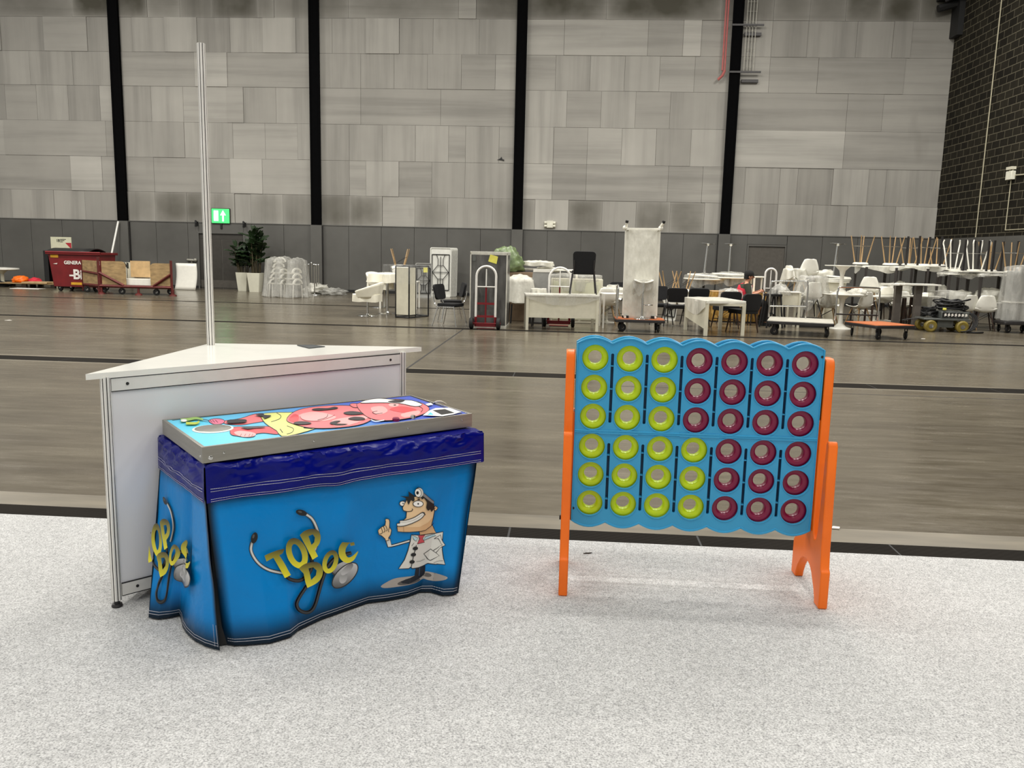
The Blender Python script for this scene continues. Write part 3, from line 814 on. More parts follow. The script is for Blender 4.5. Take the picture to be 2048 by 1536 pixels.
def logo():
    k = Ink()
    for pts in ([(655, 655), (648, 700), (668, 748), (705, 790), (760, 820), (835, 836)], [(962, 488), (1000, 515), (1025, 560), (1038, 610), (1030, 660), (1018, 700)]):
        k.line(pts, 21, BLK, 6); k.line(pts, 14, K(186, 186, 182), 6); k.line(pts, 5, K(232, 232, 230), 6)
    k.ell(663, 627, 19, 33, 15, BLK); k.ell(658, 618, 6, 12, 15, K(80, 80, 80)); k.ell(938, 480, 33, 17, 15, BLK); k.ell(930, 475, 12, 5, 15, K(80, 80, 80))
    for pts in ([(846, 842), (872, 868), (925, 876), (972, 846), (1000, 790), (990, 720)], [(968, 905), (928, 965), (908, 1010), (922, 1045), (958, 1060), (992, 1050), (1015, 1015), (1034, 950), (1052, 885), (1078, 810), (1104, 768), (1140, 738), (1185, 722), (1225, 712)]):
        k.line(pts, 22, BLK, 6); k.line(pts, 10, K(52, 54, 56), 6)
    k.ell(1168, 800, 66, 34, -28, K(40, 40, 40)); k.ell(1168, 796, 60, 28, -28, K(190, 190, 190), K(90, 90, 90))
    k.ell(1186, 842, 98, 50, -44, K(30, 30, 30)); k.ell(1186, 842, 92, 44, -44, K(206, 206, 206), K(84, 84, 84)); k.ell(1176, 856, 22, 34, 20, K(140, 140, 140), K(196, 196, 196)); k.ell(1198, 806, 46, 18, -44, K(110, 110, 110), K(200, 200, 200))
    k.poly([(716, 726), (740, 714), (792, 694), (834, 685), (822, 712), (802, 724), (846, 796), (870, 838), (834, 856), (798, 790), (768, 738), (728, 760)], DKY, YEL)
    k.ell(905, 712, 60, 92, -20, DKY, YEL, (26, 56))
    k.poly(crom([(922, 606), (950, 582), (990, 570), (1026, 578), (1043, 612), (1036, 656), (1008, 690)], 4)+[(1028, 730), (996, 750), (962, 680)], DKY, YEL, [[(972, 612), (998, 602), (1010, 620), (1006, 648), (990, 664)]])
    k.poly(crom([(916, 800), (950, 775), (1000, 762), (1038, 772), (1056, 806), (1050, 850), (1022, 885), (966, 914)], 4)+[(954, 880), (944, 830)], DKY, YEL, [[(972, 800), (1000, 794), (1020, 812), (1016, 840), (988, 868), (980, 830)]])
    k.ell(1100, 762, 44, 70, 18, DKY, YEL, (18, 42))
    k.stroke([(1230, 668), (1222, 640), (1196, 646), (1170, 684), (1172, 728), (1198, 752), (1230, 742), (1262, 702)], (26, 24, 34, 40, 40, 34, 24, 3), DKY, YEL)
    return k
sq = .3418
f_front = lambda x, y: invert(SF, 280+x*sq, 860+y*sq)
k = logo()
k.build('logo_print', front, f_front, SF, nF, g, .007)
def f_side(x, y): return .035+(x-842)*.00182, .226+(y-480)*.001143
logo().build('logo_print', sidep, f_side, SS, nS, g, .01, off=.0012, clip=True)
# cartoon doctor
k = Ink(); SK = K(240, 206, 160); SK2 = K(222, 180, 132); WH = K(226, 224, 216)
k.poly(crom([(200, 1360), (270, 1310), (370, 1262), (500, 1240), (640, 1232), (760, 1172), (850, 1180), (950, 1205), (1055, 1245), (1010, 1280), (900, 1292), (800, 1278), (740, 1262), (660, 1310), (540, 1345), (380, 1370), (250, 1382)], 3, True), K(172, 164, 156))
k.ell(560, 1300, 150, 34, -12, K(92, 88, 86)); k.ell(790, 1212, 60, 26, 10, K(92, 88, 86))
k.poly([(452, 1302), (520, 1270), (632, 1225), (640, 1170), (652, 1110), (770, 1095), (765, 1190), (720, 1240), (640, 1290), (560, 1330), (480, 1322)], K(14, 22, 36)); k.line([(700, 1110), (690, 1225)], 6, K(60, 100, 140))
k.fig([(570, 763), (335, 828), (318, 745), (262, 772), (290, 858), (330, 856), (568, 792)], WH, 10)
k.fig([(692, 640), (850, 560), (880, 620), (908, 680), (700, 705)], SK2, 9)
k.fig([(590, 700), (700, 706), (890, 682), (996, 660), (988, 760), (985, 890), (1000, 1000), (1022, 1082), (900, 1077), (800, 1064), (740, 1096), (680, 1120), (600, 1130), (580, 1112), (556, 1132), (424, 1135), (500, 1020), (545, 900), (575, 780)], WH, 10)
k.fig([(880, 750), (960, 700), (1022, 832), (900, 930), (870, 900), (985, 830), (930, 745)], WH, 9)
k.fig([(748, 942), (836, 880), (942, 966), (830, 1026), (792, 1002)], WH, 9)
k.fig([(598, 704), (668, 740), (650, 780), (618, 760)], K(186, 220, 228), 6); k.fig([(880, 690), (770, 720), (745, 770), (900, 710)], K(186, 220, 228), 6)
k.fig([(672, 702), (762, 702), (728, 745), (756, 792), (662, 815), (694, 748)], K(206, 74, 84), 7)
k.line([(650, 830), (640, 880), (618, 950), (600, 1040), (585, 1110)], 9, BLK, 3)
for x, y in ((637, 872), (612, 952), (595, 1044)): k.ell(x, y, 34, 23, -8, BLK)
k.line([(650, 1040), (700, 1035), (760, 1005)], 4, K(90, 90, 86)); k.line([(870, 1055), (990, 1030)], 4, K(90, 90, 86)); k.line([(590, 840), (620, 800)], 5, BLK)
k.fig([(862, 365), (890, 328), (924, 352), (900, 388), (866, 384)], SK, 9); k.line([(880, 362), (898, 350)], 7, BLK)
k.ell(470, 298, 42, 36, 0, BLK); k.ell(472, 298, 34, 28, 0, K(244, 242, 236)); k.ell(478, 296, 8, 8, 0, BLK)
face = [(545, 225), (516, 262), (486, 318), (470, 352), (482, 386), (524, 398), (516, 480), (420, 560), (400, 600), (410, 655), (560, 662), (690, 652), (760, 640), (838, 580), (862, 490), (878, 400), (870, 300), (800, 220), (700, 190)]
k.fig(face, SK, 9); k.poly([(404, 600), (412, 652), (560, 658), (690, 648), (760, 636), (836, 578), (860, 470), (800, 540), (690, 600), (480, 596)], SK2)
k.line([(480, 386), (530, 400), (578, 394), (598, 376), (590, 362)], 9, BLK, 4); k.line([(480, 590), (484, 655)], 5, K(170, 128, 90))
k.fig(crom([(432, 515), (515, 508), (620, 472), (724, 408), (752, 432), (700, 492), (590, 548), (480, 582), (400, 582), (398, 548), (430, 545)], 3, True), K(244, 242, 234), 9); k.line([(432, 530), (520, 530), (620, 500), (720, 440)], 4, K(170, 160, 150), 3); k.line([(716, 406), (760, 440)], 9, BLK)
k.ell(665, 298, 70, 43, 0, BLK); k.ell(665, 298, 61, 35, 0, K(246, 244, 240)); k.ell(665, 298, 11, 11, 0, BLK)
k.poly([(432, 200), (545, 205), (540, 138), (612, 190), (620, 250), (602, 268), (572, 250), (542, 312), (524, 258), (500, 222)], BLK); k.line([(462, 262), (515, 246)], 8, BLK)
k.poly([(690, 190), (730, 185), (866, 285), (872, 345), (862, 372), (836, 402), (818, 368), (792, 388), (768, 348), (780, 280), (740, 226), (712, 244), (704, 222)], BLK)
k.fig([(722, 150), (868, 268), (858, 300), (716, 196)], K(128, 128, 130), 7); k.ell(672, 240, 18, 8, 0, BLK)
k.ell(676, 154, 56, 68, -10, BLK); k.ell(682, 154, 47, 60, -10, K(206, 206, 200)); k.ell(662, 157, 44, 58, -10, BLK); k.ell(662, 157, 38, 52, -10, K(240, 238, 230)); k.ell(655, 157, 17, 22, 0, BLK)
k.line([(838, 575), (862, 540)], 8, BLK)
k.fig([(148, 640), (190, 596), (240, 572), (248, 520), (240, 500), (258, 486), (290, 494), (300, 525), (296, 590), (322, 632), (312, 690), (284, 732), (290, 760), (250, 770), (236, 740), (196, 705), (160, 690)], SK, 9, 0)
for q in ([(190, 600), (206, 655), (190, 680), (168, 676)], [(218, 585), (238, 640), (218, 660)], [(246, 574), (266, 625), (250, 645)], [(296, 592), (280, 640), (290, 655)]): k.line(q, 7, BLK, 3)
f_doc = lambda x, y: invert(SF, 730+x*.15625, 960+y*.15625, .75, .5)
k.build('doctor_print', front, f_doc, SF, nF, g, .008, off=.0012)
# steel game box
A = {'a': g(FL, ZB), 'b': g(RF, ZB), 'c': g(RB, ZB), 'd': g(LB, ZB)}
def bil(s_, t_): return (FL*(1-s_)+RF*s_)*(1-t_) + (LB*(1-s_)+RB*s_)*t_
t = MB(); ring = [(0, 0), (1, 0), (1, 1), (0, 1)]; ins = [(.011, .022), (.989, .022), (.989, .978), (.011, .978)]
lo = [g(bil(*q), ZB) for q in ring]; hi = [g(bil(*q), ZG) for q in ring]; inn = [g(bil(*q), ZG) for q in ins]; inl = [g(bil(*q), ZG-.004) for q in ins]
b = t.add(lo+hi+inn+inl, [])
for i in range(4):
    j = (i+1) % 4
    for q in ((i, j, 4+j, 4+i), (4+i, 4+j, 8+j, 8+i), (8+i, 8+j, 12+j, 12+i)): t.f.append([b+x for x in q]); t.mi.append(0)
t.f.append([b+3, b+2, b+1, b]); t.mi.append(0)
box = t.build('steel_case', 'steel', table, smooth=False, bevel=.0012)
def scr(s_, face, z, r, nm='screw'):
    p = bil(s_, 0) if face == 'f' else bil(0, s_); nn = nF if face == 'f' else nS
    q = g(p, z); rm = nn.to_track_quat('Z', 'Y').to_matrix().to_4x4()
    t = MB(); t.lathe([(.0001, .0), (r*1.25, 0), (r, .0025), (r*.5, .003), (r*.4, .0012), (.0001, .0012)], 12, 0, Matrix.Translation(q) @ rm); t.build(nm, 'chrome', box)
scr(.025, 'f', .755, .0075); scr(.065, 'f', .768, .004); scr(.36, 'f', .768, .004); scr(.72, 'f', .768, .004); scr(.955, 'f', .775, .004); scr(.04, 'b', .76, .0035)
# printed play surface with a steel bowl let into it
SC = lambda s_, t_: bil(s_, t_) + V((0, 0, ZG-.003))
def ibox(px_, py_): 
    p = at(px_, py_, ZG-.003); s_, t_ = .5, .5
    for _ in range(8):
        e = p-bil(s_, t_); e.z = 0; a = bil(s_+.01, t_)-bil(s_, t_); b_ = bil(s_, t_+.01)-bil(s_, t_); a = a/.01; b_ = b_/.01
        det = a.x*b_.y-a.y*b_.x; s_ += (e.x*b_.y-e.y*b_.x)/det; t_ += (a.x*e.y-a.y*e.x)/det
    return s_, t_
cz = lambda x, y: ibox(290+x*sq, 760+y*sq)
bc = at(290+398*sq, 760+288*sq, ZG-.003); bs, bt = cz(398, 288); br = .072
cir = [ibox(*proj(bc+V((br*cos(a), br*sin(a), 0)))) for a in (2*pi*i/36 for i in range(36))]
k = Ink(); k.poly([(.011, .022), (.989, .022), (.989, .978), (.011, .978)], (0, 0, 0), None, [cir])
CY = K(96, 208, 244); BL = K(66, 92, 198)
ps = k.build('play_surface', table, lambda a, b: (a, b), SC, V((0, 0, 1)), g, .06, off=0, step=0)
me = ps.data; ca = me.color_attributes['ink']
for p in me.polygons:
    for li in p.loop_indices:
        v_ = me.vertices[me.loops[li].vertex_index].co; s_ = (V((v_.x, v_.y, 0))-g(FL, CZ)).dot(uL)/1.24; f = max(0, min(1, (s_-.12)/.62)); f2 = max(0., min(1., (s_-.05)/.3))
        ca.data[li].color = (CY[0]+(BL[0]-CY[0])*f, CY[1]+(BL[1]-CY[1])*f, CY[2]+(BL[2]-CY[2])*f, 1)
t = MB(); q = g(bc, ZG-.003); t.lathe([(br+.001, .0035), (br-.004, .005), (br-.006, .001), (br-.010, -.035), (br-.03, -.046), (.0001, -.048)], 40, 0, Matrix.Translation(q)); t.build('bowl', 'steel', table)
t = MB(); t.lathe([(br+.009, .0005), (br+.008, .003), (br-.001, .004), (br-.001, .0005)], 40, 0, Matrix.Translation(q), True); t.build('bowl_rim', 'white_plastic', table)
k = Ink(); PK = K(236, 120, 124); PK2 = K(246, 172, 170); RD = K(214, 70, 76); YL = K(222, 226, 132); W_ = K(238, 240, 238)
k.line([(160, 236), (1552, 92)], 3, BLK); k.line([(1552, 92), (1855, 196)], 5, BLK)
leg1 = [(462, 240), (520, 232), (570, 222), (640, 200), (705, 200), (722, 235), (640, 252), (560, 264), (470, 258)]
leg2 = [(498, 300), (512, 278), (620, 274), (730, 274), (782, 302), (772, 320), (700, 312), (650, 318), (640, 332), (600, 338), (540, 330), (505, 322)]
k.fig(leg1, PK, 3, 3); k.fig([(372, 240), (400, 228), (440, 228), (466, 240), (450, 258), (400, 260)], K(228, 120, 150), 3, 3)
for x in (380, 395, 412): k.line([(x, 236), (x+14, 250)], 3, K(120, 30, 60))
k.fig(leg2, RD, 3, 3); k.poly(crom([(520, 312), (560, 300), (640, 312), (640, 330), (570, 336)], 3, True), PK2)
for x in (565, 590, 615, 632): k.line([(x, 318), (x-8, 332)], 3, K(140, 30, 50))
k.fig([(680, 205), (740, 194), (838, 192), (900, 200), (930, 285), (1000, 286), (880, 322), (800, 332), (770, 300), (722, 270), (690, 240)], YL, 3, 2)
k.line([(770, 196), (795, 212), (785, 232), (738, 248)], 3, BLK, 4); k.line([(830, 272), (868, 288), (860, 310), (830, 320)], 3, BLK, 4); k.line([(790, 290), (806, 312)], 4, BLK)
torso = [(828, 238), (862, 196), (930, 170), (1040, 156), (1150, 152), (1230, 158), (1290, 175), (1335, 205), (1320, 240), (1240, 270), (1090, 286), (960, 284), (870, 262)]
k.fig(torso, PK, 3, 3); k.poly(crom([(840, 240), (870, 205), (900, 215), (890, 250)], 3, True), RD); k.poly(crom([(900, 210), (1000, 190), (1120, 220), (1050, 245), (940, 240)], 3, True), PK2); k.poly(crom([(1100, 240), (1250, 215), (1310, 225), (1200, 268), (1110, 275)], 3, True), PK2)
k.line([(905, 215), (930, 240), (1010, 245), (1080, 225), (1110, 210)], 3, K(150, 40, 50), 4); k.line([(1010, 240), (1060, 225), (1070, 205)], 3, BLK, 3)
head = [(1240, 158), (1262, 138), (1400, 118), (1500, 120), (1600, 134), (1662, 168), (1640, 200), (1560, 226), (1450, 242), (1350, 240), (1285, 212)]
k.fig([(1198, 150), (1216, 142), (1252, 146), (1258, 162), (1222, 166)], PK, 3, 3); k.fig(head, PK, 3, 3)
k.poly(crom([(1320, 170), (1390, 160), (1420, 190), (1360, 210)], 3, True), PK2); k.poly(crom([(1430, 180), (1500, 160), (1590, 180), (1540, 200)], 3, True), RD); k.poly(crom([(1500, 205), (1600, 185), (1600, 210), (1520, 226)], 3, True), PK2)
k.ell(1455, 152, 30, 12, 0, K(240, 176, 172)); k.ell(1462, 153, 8, 4, 0, BLK); k.line([(1360, 188), (1330, 196), (1350, 206), (1390, 200)], 3, BLK, 3); k.line([(1600, 160), (1625, 175), (1615, 195)], 3, BLK, 3)
k.fig([(1262, 142), (1290, 126), (1370, 114), (1480, 124), (1560, 126), (1622, 150), (1580, 162), (1490, 144), (1380, 140)], W_, 3, 3)
k.line([(1322, 240), (1350, 250), (1400, 243)], 5, W_, 3); k.poly([(1640, 148), (1672, 140), (1686, 152), (1656, 158)], W_)
k.poly([(1625, 215), (1660, 188), (1700, 172), (1780, 170), (1850, 195), (1800, 210), (1740, 220)], W_); k.poly([(1650, 214), (1670, 196), (1690, 212)], CY)
k.poly([(1682, 185), (1755, 178), (1812, 200), (1735, 212)], BLK)
for q in ([(480, 250), (500, 240), (580, 238), (596, 246), (580, 256), (490, 260)], [(645, 212), (690, 205), (700, 212), (740, 216), (700, 234), (690, 222)], [(560, 282), (620, 282), (690, 278), (700, 284), (640, 288), (600, 294)], [(868, 260), (900, 250), (950, 252), (975, 262), (940, 268), (890, 268)], [(975, 180), (1010, 172), (1070, 172), (1110, 164), (1130, 172), (1090, 180), (1010, 186)], [(1160, 200), (1200, 190), (1250, 194), (1278, 204), (1240, 210), (1190, 210)], [(1188, 236), (1220, 224), (1270, 226), (1288, 238), (1240, 244)], [(1080, 262), (1110, 248), (1146, 248), (1120, 262), (1190, 266), (1130, 272)], [(1420, 134), (1470, 124), (1520, 126), (1490, 140)]):
    k.poly(crom(q, 3, True), BLK)
k.line([(210, 245), (250, 240), (300, 232), (340, 240)], (20, 10), K(150, 190, 90), 3); k.line([(240, 262), (300, 262), (318, 250)], (16, 10), K(186, 200, 60), 3); k.ell(228, 246, 18, 8, 0, W_); k.line([(340, 240), (375, 246)], 4, BLK)
k.build('patient_print', ps, cz, SC, V((0, 0, 1)), g, .05, off=.0004, step=.00002)
for x, y, r, mm in ((1468, 236, .016, 'maroon_plastic'), (1568, 223, .012, 'chrome')):
    p = at(290+x*sq, 760+y*sq, ZG); t = MB(); t.lathe([(r, -.002), (r, .012), (r*.8, .016), (.0001, .017)], 20, 0, Matrix.Translation(g(p, ZG-.003))); t.build('button', mm, table)
t = MB(); p = [at(290+x*sq, 760+y*sq, z) for x, y, z in ((1690, 134, .80), (1706, 126, .815), (1735, 126, .815), (1760, 140, .80))]
t.tube([g(q) for q in crom([tuple(q) for q in p], 5) for q in [V(q)]], .004, 8); t.build('wire_loop', 'cream_paint', table)

# ------------------------------------------------------------------ giant four-in-a-row game
GY = 3.745; GYC = 3.79; XB0, XB1 = .050, 1.149
game = thing('four_in_a_row_game', 'giant blue four-in-a-row frame with orange side legs', 'garden game', (.6, GYC, CZ))
def gl(x, y, z): return (x-.6, y-GYC, z-CZ)
cols = [.128+.1585*i for i in range(7)]
xs0 = [aty(x, 720, GY).x for x in (1190.5, 1611.5)]; cols = [xs0[0]+(xs0[1]-xs0[0])*i/6 for i in range(7)]
zr = [(aty(1190.6, y1, GY).z+aty(1611.6-i*4.9, y2, GY).z)/2 for i, (y1, y2) in enumerate(((718, 726.6), (778, 786.7), (835, 846), (894.7, 906.8), (952, 963.4), (1008, 1021)))]
ztop = (zat(1190, 678, GY)+zat(1540, 684, GY))/2; zbot = (zat(1180, 1054, GY)+zat(1520, 1066, GY))/2
zm = (zr[2]+zr[3])/2; RH = .0608
def scal(top):
    pts = []; N = 7; wd = (XB1-XB0)/N; zz = ztop if top else zbot; sg = 1 if top else -1
    for i in range(N):
        for k in range(9):
            f = k/8; x = XB0+(i+f)*wd; d_ = .034*(1-sin(pi*(.08+.84*f)))  # scallop
            pts.append((x, zz-sg*d_))
    return pts
def plate(up):
    ol = [(XB0, zm+.0035), (XB1, zm+.0035)]+list(reversed(scal(True))) if up else list(scal(False))+[(XB1, zm-.0035), (XB0, zm-.0035)]
    ho = []
    for r in (range(3) if up else range(3, 6)):
        for c in cols: ho.append([(c+RH*cos(-2*pi*i/30), zr[r]+RH*sin(-2*pi*i/30)) for i in range(30)])
    zz = (zr[0]+.022, zr[2]-.028) if up else (zr[3]+.018, zr[5]-.03)
    for i in range(6):
        x = (cols[i]+cols[i+1])/2; ho.append(list(reversed(rrect(x-.0068, x+.0068, zz[1], zz[0], .006, 3))))
    return [ol]+ho, zz
for fy0, fy1, back in ((GY, GY+.012, 0), (GY+.078, GY+.09, 1)):
    for up in (True, False):
        pl, zz = plate(up); t = MB(); mx = Matrix.Translation(gl(0, 0, 0))
        t.prism(pl, fy0, fy1, 'xz', 0, mx)
        ol = pl[0]
        # rolled edge along the scallops and lips round the holes
        yy = fy0 if not back else fy1
        edge = [gl(p[0], yy, p[1]) for p in ol]
        t.tube(edge, .005, 6, 0, True)
        for r in (range(3) if up else range(3, 6)):
            for c in cols: t.tube([gl(c+(RH+.002)*cos(2*pi*i/30), yy, zr[r]+(RH+.002)*sin(2*pi*i/30)) for i in range(30)], .003, 6, 0, True)
        if not back:
            for i in range(6):
                x = (cols[i]+cols[i+1])/2
                t.box(x-.012, x+.012, GY+.03, GY+.05, zz[1]-.01, zz[0]+.01, 1, mx)
                for k in range(3):
                    z = zz[1]+(zz[0]-zz[1])*(.16+.33*k+(.05 if i % 2 else 0)); t.box(x-.006, x+.006, GY+.002, GY+.03, z-.0018, z+.0018, 0, mx)
            for k in range(3):
                x = XB0+.2+.37*k; z = zm+(.006 if up else -.006); t.box(x-.09, x+.09, GY-.004, GY+.002, z-.004, z+.004, 0, mx)
        t.box(XB0+.0005, XB0+.012, fy0+.004, fy1+.03*(1-back)-.002, min(p[1] for p in ol)+.03, max(p[1] for p in ol)-.03, 0, mx); t.box(XB1-.012, XB1-.0005, fy0+.004, fy1+.03*(1-back)-.002, min(p[1] for p in ol)+.03, max(p[1] for p in ol)-.03, 0, mx)
        t.build('board_panel', ['blue_plastic', 'dark_blue_plastic'], game, ang=40)
# closing spine at the sides of the two faces
t = MB()
for x0, x1 in ((XB0+.001, XB0+.01), (XB1-.01, XB1-.001)): t.box(*[a-b for a, b in ((x0, .6), (x1, .6))], GY+.012-GYC, GY+.078-GYC, zbot+.05, ztop-.05)
t.build('side_spine', 'dark_blue_plastic', game, smooth=False)
prof = [(-.228, 0), (-.158, 0)] + [(-.15, .03), (-.125, .075), (-.095, .11), (-.05, .14), (0, .15)]
prof = prof + [(-a, b) for a, b in reversed(prof[:-1])]
prof = prof[:]  # bottom edge from front foot to back foot
up_r = [(.228, .17), (.214, .185), (.205, .26), (.196, .5), (.187, .735), (.176, .752), (.158, .752), (.147, .735), (.138, .5), (.128, .33), (.112, .285), (.088, .275), (.07, .3), (.062, .36), (.055, .6), (.055, 1.07), (.045, 1.095), (.03, 1.103)]
outline = prof + up_r + [(-a, b) for a, b in reversed(up_r)]
for x0, x1 in ((.0, .0405), (1.158, 1.1985)):
    t = MB(); t.prism([[(a, b) for a, b in outline]], x0-.6, x1-.6, 'yz')
    # raised stiffening boss behind the post
    fr = t.build('side_frame', 'orange_plastic', game, ang=50, bevel=.009, seg=3)
    t = MB(); xi = x1 if x0 < .5 else x0
    t.box(xi-.6-.011, xi-.6+.011, -.04, .06, .3, .82); t.build('board_bracket', 'orange_plastic', game, bevel=.004)
t = MB(); p = aty(1119, 1033, 3.95); t.tube([gl(-.008, 3.94, p.z), gl(.01, 3.94, p.z)], .012, 10); t.build('release_catch', 'black_plastic', game)
t = MB()
for x, z in ((XB1-.008, ztop-.055), (XB0+.006, zbot+.085)): t.tube([gl(x, GY-.002, z), gl(x, GY+.004, z)], .006, 10)
t.build('bolt', 'black_plastic', game)
names = ['top row', 'second row', 'third row', 'fourth row', 'fifth row', 'bottom row']; cn = ['first', 'second', 'third', 'fourth', 'fifth', 'sixth', 'seventh']
base = {}
def ring_obj(mm):
    t = MB(); ri, ro, h = .031, .0655, .026
    pr = [(ro, -h+.005), (ro, h-.005), (ro-.004, h-.001), (ro-.012, h), (ri+.009, h-.001), (ri+.003, h-.005), (ri, h-.012), (ri, -h+.012), (ri+.003, -h+.005), (ri+.009, -h+.001), (ro-.012, -h), (ro-.004, -h+.001)]
    t.lathe(pr, 40, 0, Matrix.Rotation(pi/2, 4, 'X'), True); return t.build('ring_counter', mm, None, ang=50)
for r in range(6):
    for c in range(7):
        lime = c < (3 if r < 3 else 4); mm = 'lime_plastic' if lime else 'maroon_plastic'; cname = 'lime green' if lime else 'maroon'
        loc_ = (cols[c], GY+.045, zr[r]); lab = '%s ring in the %s, %s column from left of the blue board' % (cname, names[r], cn[c])
        if mm not in base: o = ring_obj(mm); base[mm] = o; o.location = loc_
        else: o = dup(base[mm], loc=loc_)
        tag(o, lab, 'game ring', cname+' rings in the blue board')
# ------------------------------------------------------------------ kit of repeated furniture
def conf_chair(label, loc, rz, group=None, leg='dark_metal', low=0):
    c = thing('conference_chair', label, 'chair', loc, rz, group)      # faces -y
    def pad(w0, w1, h0, h1, pr):
        p = rrect(-w0, w0, h0, h1, pr, 4); return [(x*(1+(w1-w0)/w0*((y-h0)/(h1-h0))), y) for x, y in p]
    t = MB(); t.prism([rrect(-.235, .235, -.23, .2, .06)], .43, .485, 'xy'); t.build('seat', 'black_fabric', c, bevel=.015)
    mx = Matrix.Translation((0, .21, .56-low)) @ Matrix.Rotation(radians(-12 if not low else -6), 4, 'X')
    t = MB(); t.prism([pad(.215, .235, 0, .32+low, .07)], -.02, .03, 'xz', 0, mx); t.build('backrest', 'black_fabric', c, bevel=.015)
    for s_ in (-1, 1):
        t = MB(); t.tube([(s_*.22, -.19, .43), (s_*.27, -.27, .012)], .0125, 8); t.build('leg', leg, c)
        t = MB(); t.tube([(s_*.22, .17, .43), (s_*.27, .28, .012)], .0125, 8); t.build('leg', leg, c)
    t = MB(); t.tube(crom([(-.22, -.19, .42), (-.22, .17, .42), (-.2, .27, .52), (-.2, .3, .7)], 4), .0115, 8); t.tube(crom([(.22, -.19, .42), (.22, .17, .42), (.2, .27, .52), (.2, .3, .7)], 4), .0115, 8); t.tube([(-.22, -.19, .42), (.22, -.19, .42)], .011, 8); t.tube([(-.22, .17, .42), (.22, .17, .42)], .011, 8)
    t.build('seat_frame', leg, c)
    return c
def shell_surface(mb, sx=1., m=0):
    prof = [(-.235, .455), (-.22, .452), (-.12, .435), (0, .425), (.10, .43), (.165, .465), (.2, .54), (.22, .65), (.24, .78), (.248, .83)]
    cp = crom(prof, 3); n = len(cp)
    def f(u, v):
        y, z = cp[min(n-1, int(round(v*(n-1))))]; x = (u-.5)*2
        wid = .235 if z < .5 else .235-.10*max(0, (z-.52)/.31)**1.6
        if v > .94: wid *= sqrt(max(.0, 1-((v-.94)/.075)**2))
        if v < .08: wid *= .8+.2*v/.08
        return (x*wid*sx, y-.035*x*x*(1 if z > .5 else 0)*1.2, z+.05*x*x*(1 if z < .52 else 0))
    mb.grid(f, 10, n-1, m, uv=False); return mb
def shell_chair(label, loc, rz, group=None, wood='oak', rot=None, black=True):
    c = thing('shell_chair', label, 'chair', loc, rz, group)
    if rot: c.rotation_euler = rot
    t = shell_surface(MB()); t.build('seat_shell', 'white_plastic', c, solid=.012)
    for sx in (-1, 1):
        for sy in (-1, 1):
            t = MB(); t.tube([(sx*.12, sy*.11-.02, .43), (sx*.23, sy*.22-.02, .0)], [.016, .011], 8); t.build('leg', wood, c)
    t = MB()
    for a, b in (((-1, -1), (1, -1)), ((-1, 1), (1, 1)), ((-1, -1), (-1, 1)), ((1, -1), (1, 1))):
        t.tube([(a[0]*.13, a[1]*.12-.02, .40), (b[0]*.185, b[1]*.175-.02, .2)], .005, 6)
    t.build('brace', 'black_plastic' if black else 'chrome', c); return c
def bar_stool_wood(label, loc, rot, group=None, wood='oak', h=.70):
    c = thing('bar_stool', label, 'bar stool', loc, 0, group); c.rotation_euler = rot
    t = MB(); t.lathe([(.0001, h-.015), (.15, h-.02), (.19, h), (.195, h+.03), (.17, h+.035), (.0001, h+.012)], 20); t.build('seat', 'white_plastic', c)
    for sx in (-1, 1):
        for sy in (-1, 1): t = MB(); t.tube([(sx*.1, sy*.1, h-.015), (sx*.2, sy*.2, 0)], [.017, .012], 8); t.build('leg', wood, c)
    t = MB(); q = .163; t.tube([(-q, -q, .26), (q, -q, .26), (q, q, .26), (-q, q, .26)], .008, 6, 0, True); t.build('footrest', 'chrome', c); return c
def rect_table(name, label, loc, rz, w, d, h, leg='white_plastic', top='white_plastic', tt=.03, lw=.05, apron=0., group=None, rot=None, taper=1., cat='table', z=0):
    c = thing(name, label, cat, loc, rz, group)
    if rot: c.rotation_euler = rot
    t = MB(); t.prism([rrect(-w/2, w/2, -d/2, d/2, .02, 2)], h-tt, h, 'xy'); t.build('table_top', top, c, bevel=.004)
    for sx in (-1, 1):
        for sy in (-1, 1):
            x, y = sx*(w/2-lw/2), sy*(d/2-lw/2); e = lw/2; f = e*taper
            t = MB(); b = t.add([(x-f, y-f, 0), (x+f, y-f, 0), (x+f, y+f, 0), (x-f, y+f, 0), (x-e, y-e, h-tt), (x+e, y-e, h-tt), (x+e, y+e, h-tt), (x-e, y+e, h-tt)], [(3, 2, 1, 0), (4, 5, 6, 7), (0, 1, 5, 4), (1, 2, 6, 5), (2, 3, 7, 6), (3, 0, 4, 7)]); t.build('leg', leg, c, smooth=False)
    if apron:
        t = MB(); a, b = w/2-lw*.8, d/2-lw*.8
        for y in (-b, b): t.box(-a, a, y-.01, y+.01, h-tt-apron, h-tt)
        for x in (-a, a): t.box(x-.01, x+.01, -b, b, h-tt-apron, h-tt)
        t.build('apron', leg, c, smooth=False)
    return c
def pedestal_table(label, loc, R, h, rot=None, pole='chrome', top='white_plastic', base_r=.23, group=None, tt=.03, rz=0.):
    c = thing('pedestal_table', label, 'table', loc, rz, group)
    if rot: c.rotation_euler = rot
    t = MB(); t.lathe([(.0001, h-tt), (R-.01, h-tt), (R, h-tt+.01), (R, h-.006), (R-.006, h), (.0001, h)], 32); t.build('table_top', top, c)
    t = MB(); t.lathe([(.03, .02), (.03, h-tt)], 14); t.build('pole', pole, c)
    t = MB(); t.lathe([(base_r, 0), (base_r, .008), (base_r*.6, .016), (.05, .03), (.032, .06), (.0001, .06)], 28); t.build('base', pole, c); return c
